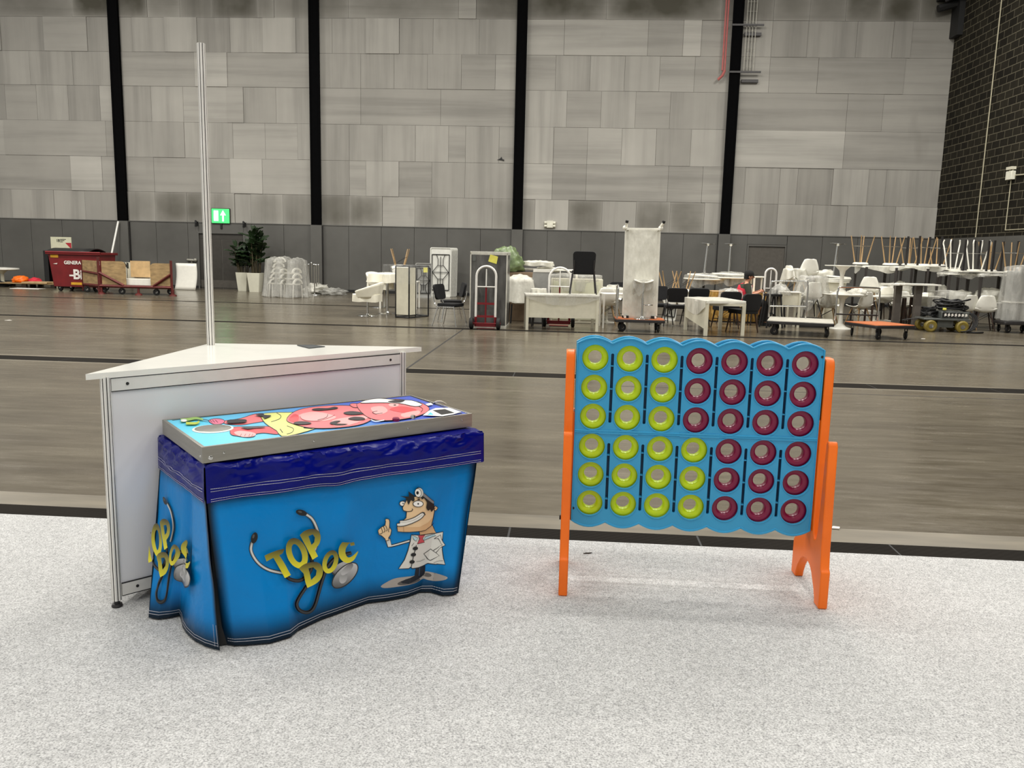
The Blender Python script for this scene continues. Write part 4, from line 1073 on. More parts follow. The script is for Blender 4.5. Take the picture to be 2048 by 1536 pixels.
def tulip_table(label, loc, R, h, group=None):
    c = thing('tulip_table', label, 'table', loc, 0, group)
    t = MB(); t.lathe([(.0001, h-.025), (R-.02, h-.02), (R, h-.008), (R-.004, h), (.0001, h)], 32); t.build('table_top', 'white_plastic', c)
    t = MB(); t.lathe([(.25, 0), (.24, .012), (.13, .05), (.06, .12), (.042, .3), (.042, h*.62), (.07, h-.12), (.16, h-.03), (.17, h-.022)], 28); t.build('pedestal', 'white_plastic', c); return c
def sheet(name, label, cat, loc, rz, a, b, h, drop, mat_='clear_film', group=None, **kw):
    t = MB(); drape(t, a, b, h, drop, **kw); o = t.build(name, mat_, None, ang=180); o.location = (loc[0], loc[1], loc[2] if len(loc) > 2 else 0); o.rotation_euler = (0, 0, rz)
    return tag(o, label, cat, group)
def heap(name, label, cat, loc, r, mat_, seed, amp=.3, freq=2.2, rz=0., group=None, n=28, k=16):
    t = MB(); lump(t, (0, 0, r[2]*.55), *r, seed=seed, amp=amp, freq=freq, n=n, k=k); o = t.build(name, mat_, None, ang=180); o.location = (loc[0], loc[1], loc[2] if len(loc) > 2 else 0); o.rotation_euler = (0, 0, rz)
    return tag(o, label, cat, group)
def caster(parent, x, y, ztop, r=.075, ang=0., col='rubber', w=.035, hub='chrome'):
    mx = Matrix.Translation((x, y, 0)) @ Matrix.Rotation(ang, 4, 'Z')
    t = MB(); t.lathe([(r*.35, -w/2), (r-.012, -w/2), (r, -w/2+.01), (r, w/2-.01), (r-.012, w/2), (r*.35, w/2)], 20, 0, mx @ Matrix.Translation((.03, 0, r)) @ Matrix.Rotation(pi/2, 4, 'X')); 
    t.lathe([(.0001, -w/2-.002), (r*.36, -w/2-.002), (r*.36, w/2+.002), (.0001, w/2+.002)], 12, 1, mx @ Matrix.Translation((.03, 0, r)) @ Matrix.Rotation(pi/2, 4, 'X'))
    wh = t.build('wheel', [col, hub], parent)
    t = MB()
    for s_ in (-1, 1): t.box(-.005, .045, s_*(w/2+.006)-.003, s_*(w/2+.006)+.003, r-.015, ztop-.01, 0, mx)
    t.box(-.04, .05, -w/2-.01, w/2+.01, ztop-.014, ztop, 0, mx); t.build('caster_fork', 'dark_metal', parent, smooth=False)
def trolley(label, loc, rz, L, W, h, topm, rim='dark_metal', handles=(), group=None, hh=.95):
    c = thing('platform_trolley', label, 'trolley', loc, rz, group)
    t = MB(); t.prism([rrect(-L/2, L/2, -W/2, W/2, .04, 3)], h-.012, h, 'xy'); t.build('platform', topm, c, smooth=False)
    t = MB(); t.prism([rrect(-L/2-.012, L/2+.012, -W/2-.012, W/2+.012, .045, 3)], h-.07, h-.012, 'xy'); t.build('bumper_rim', rim, c, bevel=.01)
    i = 0
    for sx in (-1, 1):
        for sy in (-1, 1): i += 1; caster(c, sx*(L/2-.12), sy*(W/2-.1), h-.07, min(.085, (h-.09)/2), .4*i)
    for sx in handles:
        x = sx*(L/2-.03); b = W/2-.06
        t = MB(); t.tube(crom([(x, -b, h), (x, -b, h+hh-.12), (x, -b+.03, h+hh-.03), (x, -b+.12, h+hh), (x, b-.12, h+hh), (x, b-.03, h+hh-.03), (x, b, h+hh-.12), (x, b, h)], 3), .017, 10); t.build('handle', 'chrome', c)
        t = MB(); t.tube([(x, -b, h+.28), (x, b, h+.28)], .013, 8); t.build('cross_bar', 'chrome', c)
    return c
def hand_truck(label, loc, rz, H=1.35, W=.42, loop='aluminium', frame='red_metal', tilt=0.):
    c = thing('hand_truck', label, 'hand truck', loc, rz)   # faces -y (seen from its back)
    c.rotation_euler = (tilt, 0, rz); b = W/2; r = b*.92
    pts = [(-b, 0, .22), (-b, 0, H-r)]+[(x, 0, z) for x, z in arc(0, H-r, b, pi, 0, 12)]+[(b, 0, H-r), (b, 0, .22)]
    t = MB(); t.tube(pts, .024, 10); t.build('loop_handle', loop, c)
    t = MB(); t.tube([(0, 0, H-r*.2), (0, 0, .86)], .013, 8); t.tube([(-b, 0, .86), (b, 0, .86)], .013, 8); t.build('upper_rail', loop, c)
    t = MB(); t.tube([(0, .01, .86), (0, .01, .12)], .017, 8)
    for z in (.52, .26): t.box(-b, b, -.006, .014, z-.022, z+.022)
    t.tube([(-b, 0, .25), (-b, 0, .06)], .026, 8); t.tube([(b, 0, .25), (b, 0, .06)], .026, 8); t.box(-b-.02, b+.02, -.02, .02, .05, .12); t.tube([(-b-.12, -.08, .12), (b+.12, -.08, .12)], .012, 8)
    t.build('frame', frame, c, smooth=True)
    t = MB(); t.box(-b+.02, b-.02, .02, .26, .004, .014); t.build('toe_plate', frame, c, smooth=False)
    for s_ in (-1, 1):
        t = MB(); t.lathe([(.04, -.03), (.10, -.04), (.12, -.025), (.12, .025), (.10, .04), (.04, .03)], 22, 0, Matrix.Translation((s_*(b+.075), -.08, .12)) @ Matrix.Rotation(pi/2, 4, 'Y')); t.lathe([(.0001, -.035), (.05, -.035), (.05, .035), (.0001, .035)], 12, 1, Matrix.Translation((s_*(b+.075), -.08, .12)) @ Matrix.Rotation(pi/2, 4, 'Y')); t.build('wheel', ['rubber', frame], c)
    return c
def folded_table(label, loc, rz, w, h, group=None, face='folding_white', tilt=.0, z=0., dbl=True):
    # folding table standing on its end, underside with the folded black frame towards -y
    c = thing('folding_table', label, 'folding table', (loc[0], loc[1], z), rz, group); c.rotation_euler = (tilt, 0, rz)
    t = MB(); t.prism([rrect(-w/2, w/2, 0, h, .05, 4)], -.004, .012, 'xz'); t.prism([rrect(-w/2, w/2, 0, h, .05, 4), list(reversed(rrect(-w/2+.03, w/2-.03, .03, h-.03, .04, 4)))], -.03, .0, 'xz'); t.build('table_top', face, c, ang=30)
    y = -.03; a = w*.4; z0, z1 = h*.14, h*.86; zm_ = (z0+z1)/2
    t = MB()
    for p, q in (((-a, z0), (-a, z1)), ((a, z0), (a, z1)), ((-a, z0), (a, z0)), ((-a, z1), (a, z1))): t.tube([(p[0], y, p[1]), (q[0], y, q[1])], .013, 8)
    t.build('leg_frame', 'black_plastic', c)
    t = MB()
    for s_ in (1, -1):
        e = zm_+s_*(z1-zm_)
        for sx in (-1, 1): t.tube([(sx*a*.5, y-.012, e), (sx*a*.3, y-.012, zm_+s_*(z1-zm_)*.72), (sx*a*.3, y-.012, zm_+s_*(z1-zm_)*.4), (sx*a*.95, y-.012, zm_)], .011, 6)
        t.tube([(-a*.3, y-.012, zm_+s_*(z1-zm_)*.38), (a*.3, y-.012, zm_+s_*(z1-zm_)*.38)], .009, 6)
    t.tube([(0, y-.012, z0+.1*(z1-z0)), (0, y-.012, z1-.06*(z1-z0))], .011, 6); t.tube([(-a, y-.012, zm_), (a, y-.012, zm_)], .009, 6)
    t.build('brace', 'black_plastic', c); return c
def fpos(px_, py_): p = at(px_, py_); return (p.x, p.y)
def XY(px_, Y, py_=560): p = aty(px_, py_, Y); return (p.x, Y)

# ------------------------------------------------------------------ far left: junk, red bin, timber crate
x, y = fpos(6, 570); w = thing('cable_drum_table', 'white round low table top on a stem at the left end of the junk row', 'table', (x, y), 0)
t = MB(); t.lathe([(.0001, .52), (.45, .52), (.55, .56), (.54, .6), (.1, .63), (.0001, .63)], 28); t.build('table_top', 'white_plastic', w)
t = MB(); t.lathe([(.3, 0), (.28, .04), (.06, .12), (.06, .4), (.18, .52)], 20); t.build('pedestal', 'cream_paint', w)
x, y = fpos(66, 574)
pl = thing('pallet', 'low wooden pallet on the floor left of the red bin', 'pallet', (x, y), 0)
t = MB()
for j in range(5): t.box(-1.1, 1.1, -.5+j*.24, -.36+j*.24, .12, .145)
t.build('deck_boards', 'plywood', pl, smooth=False)
t = MB()
for s_ in (-1, 0, 1):
    t.box(-1.1, -.95, s_*.44-.05, s_*.44+.05, 0, .12); t.box(.95, 1.1, s_*.44-.05, s_*.44+.05, 0, .12); t.box(-.08, .08, s_*.44-.05, s_*.44+.05, 0, .12)
t.build('blocks', 'soil', pl, smooth=False)
t = MB(); t.box(-.6, .3, -.42, .2, 0, .05); o = t.build('timber_board', 'light_ply', smooth=False); o.location = (x+.55, y-.1, .146); tag(o, 'pale timber board lying on the pallet', 'board')
heap('orange_bag', 'bright orange bundled bag on the pallet beside the red bin', 'bag', (x-.45, y, .146), (.26, .24, .15), 'orange_plastic', 3)
heap('cloth_bundle', 'red bundled cloth next to the orange bag on the pallet', 'bundle', (x-.05, y+.2, .146), (.2, .2, .11), 'red_vest', 5)
heap('dark_blanket', 'dark crumpled blanket on the floor at the far left', 'blanket', (x-1.35, y-.2), (.75, .35, .12), 'black_cloth', 9)
heap('dark_blanket', 'dark crumpled sheet between the pallet and the red bin', 'sheet', (x+1.45, y+.1), (.4, .3, .14), 'soil', 12)
t = MB(); t.box(-.5, .5, -.2, .2, 0, .012); o = t.build('paper_sheet', 'print_white', smooth=False); o.location = (*fpos(56, 577.5), .001); tag(o, 'white flat sheet lying on the floor in front of the pallet', 'sheet')
# sign board leaning on the wall behind the bin
Yb = 28.6; p = aty(123, 502, Yb)
sb = thing('sign_board', 'cream sign board with a red corner standing behind the red bin', 'sign board', (p.x, Yb), 0)
t = MB(); zt_ = zat(123, 474, Yb); hw = (aty(143.5, 490, Yb).x-aty(102.5, 490, Yb).x)/2; t.box(-hw, hw, 0, .03, 0, zt_); t.build('board', 'sign_paper', sb, smooth=False)
t = MB(); t.prism([(hw*.42, zt_-.2), (hw*.99, zt_-.2), (hw*.99, zt_-.42)], -.006, 0, 'xz'); t.build('red_wedge', 'print_red', sb, smooth=False)
mx = lambda x, z, y=-.004: Matrix.Translation((x, y, z)) @ Matrix.Rotation(pi/2, 4, 'X')
text('18', .13, 'lettering', 'print_dark', sb, mx(-hw*.45, zt_-.17), bold=.004)
t = MB()
for j in range(3): t.box(-hw*.08, hw*.5-.06*j, -.005, 0, zt_-.09-.045*j, zt_-.07-.045*j)
for j, (a, b) in enumerate(((-.2, .1), (0, .16), (.16, .2))): t.tube([(a-.08, -.006, zt_-.5), (a-.01, -.006, zt_-.4+.01*j)], .01, 6)
t.build('print_lines', 'print_dark', sb, smooth=False)
# red wheeled waste bin
Y0 = at(150, 583).y; s = Y0/FPX
x0, x1 = aty(103, 560, Y0).x, aty(207, 560, Y0).x; xb0, xb1 = aty(105, 570, Y0).x, aty(196, 570, Y0).x
xl = aty(95, 530, Y0).x; xr = aty(200, 530, Y0).x; zt_ = zat(150, 502, Y0); zb_ = zat(150, 574, Y0)
bn = thing('waste_bin', 'large red four-wheeled waste bin lettered GENERAL WASTE', 'waste bin', ((xl+xr)/2, Y0+.5), 0)
L = (xr-xl)/2; Lb = (xb1-xb0)/2-.05
t = MB(); t.prism([(-L, zt_-.06), (-L+.04, zt_-.2), (-Lb, zb_), (Lb, zb_), (L-.02, zt_-.3), (L, zt_-.06)], -.5, .45, 'xz'); t.build('tub', 'red_bin', bn, bevel=.02)
t = MB(); t.box(-L-.02, L+.05, -.56, .5, zt_-.12, zt_-.04); t.tube([(-L-.02, -.54, zt_-.05), (L+.05, -.54, zt_-.05)], .035, 10); t.build('rim', 'red_bin', bn, bevel=.01)
t = MB(); t.grid(lambda u, v: (-L-.05+u*L*1.62, -.46+1.0*v, zt_-.03+.1*sin(pi*v)), 4, 10, 0, False); t.box(-L-.16, -L-.02, -.42, .5, .3, zt_-.02); t.build('lid', 'black_plastic', bn, solid=.03)
for sx in (-1, 1):
    for sy in (-1, 1): caster(bn, sx*(Lb-.12), sy*.3-.05, zb_, .13, .5+sx, 'rubber', .06)
text('GENERAL', .15, 'lettering', 'print_white', bn, mx(-L*.36, zt_-.42, -.512), bold=.004); text('WASTE', .15, 'lettering', 'print_white', bn, mx(L*.44, zt_-.42, -.512), bold=.004)
text('Biffa', .42, 'lettering', 'print_white', bn, mx(-L*.04, zt_-.88, -.512), bold=.014)
t = MB(); t.box(-L+.12, -L+.38, -.512, -.5, zt_-.22, zt_-.13); t.box(-L*.13, L*.4, -.512, -.5, zb_+.07, zb_+.15); t.build('sticker', 'print_yellow', bn, smooth=False)
t = MB(); t.box(-L*.18, L*.05, -.512, -.5, zb_+.34, zb_+.39); t.build('white_mark', 'print_white', bn, smooth=False); t = MB(); t.prism([(-L+.19, zt_-.42), (-L+.34, zt_-.39), (-L+.32, zt_-.43)], -.512, -.5, 'xz'); t.build('white_mark', 'print_white', bn, smooth=False)
# timber crate on a red steel frame
Yc = at(205, 588).y; xa, xm_, xz = aty(164, 588, Yc).x, aty(202, 588, Yc).x, aty(346, 588, Yc).x; zc = zat(250, 523, Yc)
Yb_ = Yc+1.15; cr = thing('timber_stillage', 'plywood-sided stillage on a rust red steel frame with casters', 'stillage', ((xm_+xz)/2, Yc), 0); ox = (xm_+xz)/2
zf = .28
def cx(px_, Y=None): return aty(px_, 560, Y or Yc).x-ox
# end sheets stand along the length: two front sheets with a gap, one far-left end sheet
for px0, px1, rr in ((204, 252, .16), (301, 345, .16)):
    a, b = cx(px0), cx(px1); t = MB(); pts = rrect(a, b, zf+.03, zc, .05, 3) if False else [(a, zf+.02), (b, zf+.02)]+( arc(b-.14, zc-.14, .14, 0, pi/2, 5)+[(a, zc)] if px0 < 250 else [(b, zc-.03)]+arc(a+.14, zc-.17, .14, pi/2, pi, 5))
    t.prism([pts], .0, .02, 'xz'); t.build('side_sheet', 'plywood', cr, smooth=False)
a = cx(166, Yc+.74); b = cx(199); re = cx(344, Yc+.78)
t = MB(); vs = [(a, .74, zf), (b, -.0, zf), (b, .0, zc), (a, .74, zc)]; t.add(vs, [(0, 1, 2, 3)]); t.build('end_sheet', 'plywood', cr, smooth=False, solid=.02)
t = MB()
t.tube([(b, -.03, .05), (b, -.03, zc+.12)], .045, 4); t.tube([(a, .74, .05), (a, .74, zc)], .04, 4); t.tube([(cx(344), -.03, .05), (cx(344), -.03, zc+.06)], .04, 4)
t.tube([(b, -.03, zf-.03), (cx(344), -.03, zf-.03)], .045, 4); t.tube([(a, .74, zf-.03), (b, -.03, zf-.03)], .045, 4); t.tube([(a, .74, zc-.35), (b, -.03, zc-.4)], .04, 4)
t.tube([(b, -.03, zc-.35), (cx(248), -.03, zf)], .04, 4); t.tube([(cx(344), -.03, zc-.35), (cx(307), -.03, zf)], .04, 4); t.tube([(a+.7*(b-a), .27, zf), (b, -.02, zc-.95)], .035, 4)
t.tube([(cx(344), -.03, zf-.03), (re, .78, zf-.03)], .04, 4); t.tube([(a, .76, zf-.03), (re, .78, zf-.03)], .04, 4); t.box(b+.1, re, .1, .74, zf-.03, zf+.0)
t.build('steel_frame', 'rust_red', cr, smooth=False)
for px_, yy in ((171, .66), (203, .05), (241, .1), (310, .1), (338, .66)): caster(cr, cx(px_, Yc+yy), yy, zf-.06, .1, .3, 'rubber', .05)
t = MB()
for px_ in (203, 277, 346): t.lathe([(.11, 0), (.1, .03), (.04, .06), (.035, .2)], 12, 0, Matrix.Translation((cx(px_), -.03, .0)))
t.build('foot', 'rust_red', cr)
def inner(px0, px1, py0, z0, yy, mm, label, nm='sheet_panel', th=.03):
    a, b = aty(px0, 560, Yc+yy).x, aty(px1, 560, Yc+yy).x; zt = zat((px0+px1)/2, py0, Yc+yy); t = MB(); t.box(-(b-a)/2, (b-a)/2, 0, th, 0, zt-z0); o = t.build(nm, mm, smooth=False); o.location = ((a+b)/2, Yc+yy, z0); tag(o, label, 'panel'); return o
o = inner(249, 300, 525, zf+.01, .62, 'cream_paint', 'white printed panel standing inside the plywood stillage')
text('N', .2, 'lettering', 'print_dark', o, mx(-.42, .52, -.004), bold=.02); t = MB(); t.box(-.42, -.36, -.004, 0, .2, .7); t.box(-.33, -.3, -.004, 0, .15, .7); t.build('print_lines', 'pipe_grey', o, smooth=False)
inner(262, 301, 522, zf+.25, .5, 'light_ply', 'light plywood board standing inside the stillage in front of the white panel')
t = MB(); t.box(-.72, .72, -.18, .18, 0, .2); o = t.build('white_slab', 'white_plastic', smooth=False, bevel=.01); o.location = (aty(276, 570, Yc+.25).x, Yc+.27, zf+.01); tag(o, 'white slab lying in the gap of the plywood stillage', 'panel')
# leaning pole, white board
p0 = at(222, 577); p0.y = 28.9; a0 = aty(222, 530, 28.9).x; p1 = aty(236.5, 443, YW-.3); o = MB().tube([(0, 0, 0), (p1.x-a0+.1, YW-.3-28.6, p1.z)], .036, 10).build('leaning_pole', 'aluminium'); o.location = (a0-.1, 28.6, .0); tag(o, 'long pale tube leaning against the wall behind the stillage', 'pole')
Yp = at(370, 580).y; xa, xz = aty(349, 560, Yp).x, aty(390, 560, Yp).x; zt_ = zat(370, 527, Yp)
t = MB(); t.grid(lambda u, v: (xa+(xz-xa)*u-(xa+xz)/2+.04*sin(v*3), .14*v-.03*sin(pi*u)+.02*sin(pi*v), zt_*v), 8, 8, 0, False); o = t.build('white_board', 'white_plastic', solid=.02); o.location = ((xa+xz)/2, Yp, .005); tag(o, 'plain white board leaning upright between the stillage and the door', 'board')
# ------------------------------------------------------------------ palms by the door
def palm(label, px_, py_, pw, ph, ptop, spread, seed):
    p = at(px_, py_); s = p.y/FPX; c = thing('potted_palm', label, 'potted plant', (p.x, p.y-.25), 0, 'palms beside the door'); rnd = random.Random(seed)
    h = ph*s; a = pw*s/2
    t = MB(); b = a*.72; q = rrect(-1, 1, -1, 1, .12, 2); k = len(q)
    vs = [(x*b, y*b, 0) for x, y in q]+[(x*a, y*a, h) for x, y in q]+[(x*a*.92, y*a*.92, h) for x, y in q]+[(x*a*.9, y*a*.9, h-.06) for x, y in q]
    t.add(vs, [tuple(reversed(range(k)))]+[(r*k+i, r*k+(i+1) % k, (r+1)*k+(i+1) % k, (r+1)*k+i) for r in range(3) for i in range(k)]); t.build('pot', 'pot_white', c, ang=30)
    t = MB(); t.box(-a*.9, a*.9, -a*.9, a*.9, h-.1, h-.05); t.build('soil', 'soil', c, smooth=False)
    H = p.y; ztop = zat(px_, ptop, p.y)-h; st = MB(); lf = MB()
    for i in range(13):
        bx, by = rnd.uniform(-.15, .15), rnd.uniform(-.15, .15); hh = ztop*rnd.uniform(.4, .92); tip = (bx*1.6, by*1.6, h+hh); st.tube([(bx, by, h-.07), (bx*1.3, by*1.3, h+hh*.5), tip], .018, 6)
        for j in range(7):
            az = rnd.uniform(0, 6.28); el = rnd.uniform(.45, 1.35); L = spread*rnd.uniform(.55, 1.); base = V((bx*1.3, by*1.3, h+hh*(.35+.65*j/5)))
            pts = [base+V((cos(az)*cos(el)*L*f, sin(az)*cos(el)*L*f, sin(el)*L*f-.35*L*f*f)) for f in (0, .3, .6, .85)]
            lf.tube(pts, .008, 4)
            for q in range(4, 22):
                f = q/22; i0 = min(2, int(f*3)); a_ = pts[i0].lerp(pts[i0+1], f*3-i0); d = (pts[i0+1]-pts[i0]).normalized(); sd = d.cross(V((0, 0, 1))).normalized()
                for sg in (-1, 1):
                    ll = L*.42*(1-.45*abs(f-.45)); tp = a_+d*ll*.75+sd*sg*ll*.6-V((0, 0, ll*.22)); wd = d*.035
                    lf.add([a_-wd, a_+wd, a_.lerp(tp, .55)+wd*.9+V((0, 0, .02)), tp, a_.lerp(tp, .55)-wd*.9+V((0, 0, .02))], [(0, 1, 2, 3, 4)])
    st.build('stems', 'stem_brown', c); lf.build('fronds', 'leaf_green', c, smooth=False)
palm('shorter palm in a tapered white pot, nearer the dark door', 493, 581, 24, 37, 492, .5, 4)
palm('taller palm in a tapered white pot, next to the wrapped chair stacks', 517, 583, 27, 38, 466, .62, 8)
# ------------------------------------------------------------------ wrapped chair stacks near the wall
nn = 0
for (px_, w_, top, lab) in ((540, 30, 520, 'nearest the palms'), (560, 26, 519, 'in mid row'), (586, 32, 522, 'by the chrome posts')):
    p = at(px_, 594+(px_-540)*.05); s = p.y/FPX; a = w_*s/2; H = zat(px_, top, p.y)
    n_ch = 5 if nn == 0 else 3
    for i in range(n_ch):
        c = thing('stacked_chair', 'curved white chair, %s from the floor, in wrapped stack %s' % (('lowest', 'second', 'third', 'fourth', 'fifth')[i], lab), 'chair', (p.x-.03*i*(1 if nn else -1), p.y+.45+.05*i, .17*i), (.5 if nn == 0 else pi*.5-.5), 'wrapped stacked chairs')
        t = MB(); pts = arc(0, .0, a*.78, pi*.0, pi, 12); t.prism([[(x, .42+y*.85) for x, y in arc(0, 0, a*.8, 0, pi, 12)]+[(x, .42+y*.85) for x, y in arc(0, 0, a*.58, pi, 0, 12)]], -.04, .02, 'xz'); t.build('backrest', 'white_plastic', c)
        t = MB(); t.prism([rrect(-a*.72, a*.72, 0, .42, .08)], .39, .43, 'xy'); t.build('seat', 'white_plastic', c, bevel=.01)
        if i == 0:
            for sx in (-1, 1):
                for yy in (0, .4): t = MB(); t.tube([(sx*a*.7, yy, .39), (sx*a*.8, yy, .0)], .018, 6); t.build('leg', 'white_plastic', c)
    sheet('film_wrap', 'clear plastic film wrapped over the chair stack %s' % lab, 'plastic film', (p.x, p.y+.5), 0, a*.92, .55, H, H-.03, 'clear_film', 'film over the stacked chairs', seed=20+nn, amp=.05, flare=.13, n=2.6, crown=.1, folds=9, rows=10, nt=60)
    nn += 1
# chrome posts with ball tops
for i, (px_, top) in enumerate(((611.5, 531), (618, 530.5), (623.5, 527.5), (629, 531), (633, 531.5), (637.5, 531.5))):
    Yq = (27.6, 27.9, 28.3, 27.2, 27.7, 28.0)[i]; q = aty(px_, 560, Yq); z = zat(px_, top, Yq)
    c = thing('barrier_post', 'slim chrome post with ball top, %s in the cluster behind the film heap' % ('first', 'second', 'third', 'fourth', 'fifth', 'sixth')[i], 'barrier post', (q.x, Yq), 0, 'chrome posts by the wall')
    t = MB(); t.lathe([(.16, 0), (.15, .02), (.03, .04), (.022, .06)], 18); t.build('base', 'chrome', c); t = MB(); t.cyl((0, 0, .05), (0, 0, z), .02); t.build('pole', 'steel', c); t = MB(); t.ball((0, 0, z+.02), .045); t.build('ball_top', 'chrome', c)
q = fpos(634, 588); heap('film_heap', 'crumpled heap of clear film on the floor left side, below the chrome posts', 'plastic film', (q[0], q[1]), (.42, .5, .22), 'milky_film', 31, .5, 2.8, group='film heaps')
q = fpos(659, 590); heap('film_heap', 'lower spread-out tail of clear film on the floor beside the film heap', 'plastic film', (q[0]+.1, q[1]+.1), (.42, .45, .15), 'clear_film', 36, .6, 3., group='film heaps')
# ------------------------------------------------------------------ covered tub chairs and cocktail table
def tub_chair(label, loc, rz, h=.46, group=None):
    c = thing('tub_chair', label, 'chair', loc, rz, group)   # seat faces -x
    t = MB()
    def f(u, v):
        a = -2.2+4.4*u; r = .30+.06*v; z = h+.36*v*(.35+.65*cos(a/2.2*1.2)**2)
        return (r*cos(a)*1.02, r*sin(a), z-.02)
    t.grid(f, 24, 6, 0, False); t.build('backrest', 'white_cloth', c, solid=.05)
    t = MB(); drape(t, .34, .3, h+.05, .17, seed=3, n=3, amp=.02, crown=.03, nt=30, rows=4); o = t.build('seat', 'white_cloth', c); 
    t = MB(); t.cyl((0, 0, .03), (0, 0, h-.05), .026, n=12); t.lathe([(.22, 0), (.21, .012), (.04, .03), (.03, .05)], 24); t.build('pedestal', 'chrome', c); return c
q = fpos(744, 631); tub_chair('white covered tub chair on a chrome pedestal at the left end of the covered furniture', (q[0]-.08, q[1]-.1), .0)
q2 = fpos(775, 627.5); pedestal_table('white film-covered cocktail table on a chrome pole behind the tub chair', q2, .42, .98, tt=.03)
sheet('film_cover', 'white plastic sheet draped over the cocktail table beside the framed display', 'plastic film', q2, 0, .45, .42, .995, .22, 'white_cloth', seed=5, amp=.03, flare=.04, n=2.2)
q = fpos(760, 618); tub_chair('white covered tub chair facing away, just behind the cocktail table', (q[0]-.12, q[1]+.55), 2.6, .62)
#q = fpos(800, 618); tub_chair('white covered tub chair half hidden behind the framed display', (q[0]-.1, q[1]+.25), .4, .5)
Yt = 22.2; t1 = rect_table('display_table', 'white table behind the framed display carrying an upturned oak-legged chair', XY(800, Yt), .05, 1.0, .7, .74, lw=.04)
c = aty(800, 545, Yt); shell_chair('upturned white shell chair with oak legs on the table behind the framed display', (c.x, Yt, .76+.83), .3, rot=(pi, 0, .3))
# ------------------------------------------------------------------ black-framed display
p0, p1, p2 = at(792, 636), at(830, 637), at(856, 634); Yd = p1.y; H = zat(830, 533, Yd)
fd = thing('framed_display', 'white panels in a black metal cube frame with one open side', 'display stand', (p1.x, Yd), 0)
rel = lambda p: V((p.x-p1.x, p.y-Yd, 0))
A0, A1, A2 = rel(at(791.5, 635)), rel(at(818, 637)), rel(at(856.5, 633)); A1 = V((A1.x, A1.y, 0)); A3 = A0+(A2-A1)
Hs = H
t = MB()
cs = [A0, A1, A2, A3]
for i in range(4):
    a, b = cs[i], cs[(i+1) % 4]
    for z in (.02, Hs): t.tube([(a.x, a.y, z), (b.x, b.y, z)], .017, 4)
    t.tube([(a.x, a.y, 0), (a.x, a.y, Hs)], .017, 4)
mfr = A1+(A2-A1)*.33; t.tube([(mfr.x, mfr.y, .02), (mfr.x, mfr.y, Hs)], .015, 4)
t.build('frame', 'black_plastic', fd, smooth=False)
for a, b in ((A0, A1), (A1, mfr)):
    t = MB(); d = (b-a).normalized()*.02; a_, b_ = a+d, b-d; t.add([(a_.x, a_.y, .08), (b_.x, b_.y, .08), (b_.x, b_.y, Hs-.03), (a_.x, a_.y, Hs-.03)], [(0, 1, 2, 3)]); t.build('panel', 'grey_board' if False else 'cream_paint', fd, smooth=False, solid=.012)
sheet('film_cover', 'band of clear film round the upper part of the framed display', 'plastic film', ((A0.x+mfr.x)/2+p1.x, (A0.y+mfr.y)/2+Yd-.0, 0), atan2(A1.y-A0.y, A1.x-A0.x), .5, .32, Hs+.03, .42, 'thin_film', seed=8, amp=.015, n=6)
# folding tables
Yf = at(880, 594).y; hT = zat(882, 495, Yf); wT = aty(902, 560, Yf).x-aty(858, 560, Yf).x
for i in range(5):
    folded_table(('white folding table stood on end, %s of the tall stack against the wall' % ('front', 'second', 'third', 'fourth', 'rear')[i]), (aty(880, 560, Yf).x+.045*i, Yf+.1+.11*i), -.12, wT-.02*i, hT, 'folding tables on end', tilt=-.03)
Yf = at(843, 596).y; folded_table('grey folding table stood on end, shorter one behind the framed display', (aty(846, 560, Yf).x, Yf+.1), .08, .55, zat(843, 526, Yf), face='grey_board', tilt=-.03)
t = MB(); t.box(-.07, .07, -.004, 0, -.08, .08); o = t.build('yellow_note', 'yellow_note', smooth=False); p = aty(851, 540, Yf-.02); o.location = (p.x, Yf-.02, p.z); tag(o, 'yellow note stuck on the grey folding table', 'note')
# two black chrome-legged chairs
q = fpos(898, 655); conf_chair('black conference chair with chrome legs whose back stands to the left', (q[0]-.02, q[1]+.25), radians(90)-.3, leg='chrome')
q = fpos(905, 648); conf_chair('black conference chair with chrome legs whose back stands to the right by the wrapped cabinet', (q[0]-.1, q[1]+.55), -radians(90)+.3, leg='chrome')
# ------------------------------------------------------------------ wrapped dark cabinet and hand truck
p0, p1 = at(938.5, 656), at(1012, 657); Yk = p0.y; H = zat(975, 505, Yk)
cb = thing('cabinet', 'tall charcoal cabinet shrink-wrapped in clear film with a yellow label', 'cabinet', ((p0.x+p1.x)/2, Yk+.06), .0)
L = (p1.x-p0.x)/2
t = MB(); t.box(-L, L, 0, .8, .03, H); t.build('cabinet_body', 'charcoal_wrap', cb, bevel=.01)
t = MB(); t.box(-L-.01, L+.01, -.01, .82, 0, .06); t.box(-L-.008, L+.008, -.008, .82, H-.05, H+.015); t.box(-L-.008, -L+.015, -.008, .01, .05, H); t.box(L-.015, L+.008, -.008, .01, .05, H); t.build('edge_strip', 'milky_film', cb, bevel=.004)
t = MB(); drape(t, L+.012, .42, H+.02, H-.02, seed=3, n=14, amp=.006, nt=60, rows=10, folds=11); o = t.build('film_wrap', 'thin_film', cb); o.location = (0, .4, 0)
t = MB(); t.prism([(-.1, -.04), (.07, -.09), (.1, .06), (-.06, .1)], -.02, -.016, 'xz'); o = t.build('yellow_label', 'yellow_note', cb, smooth=False); p = aty(986, 519, Yk); o.location = (p.x-(p0.x+p1.x)/2, -.01, p.z)
t = MB(); t.prism([rrect(-.035, .035, -.06, .06, .02)], -.02, -.016, 'xz'); o = t.build('grey_plate', 'grey_case', cb, smooth=False); p = aty(948, 516, Yk); o.location = (p.x-(p0.x+p1.x)/2, -.01, p.z)
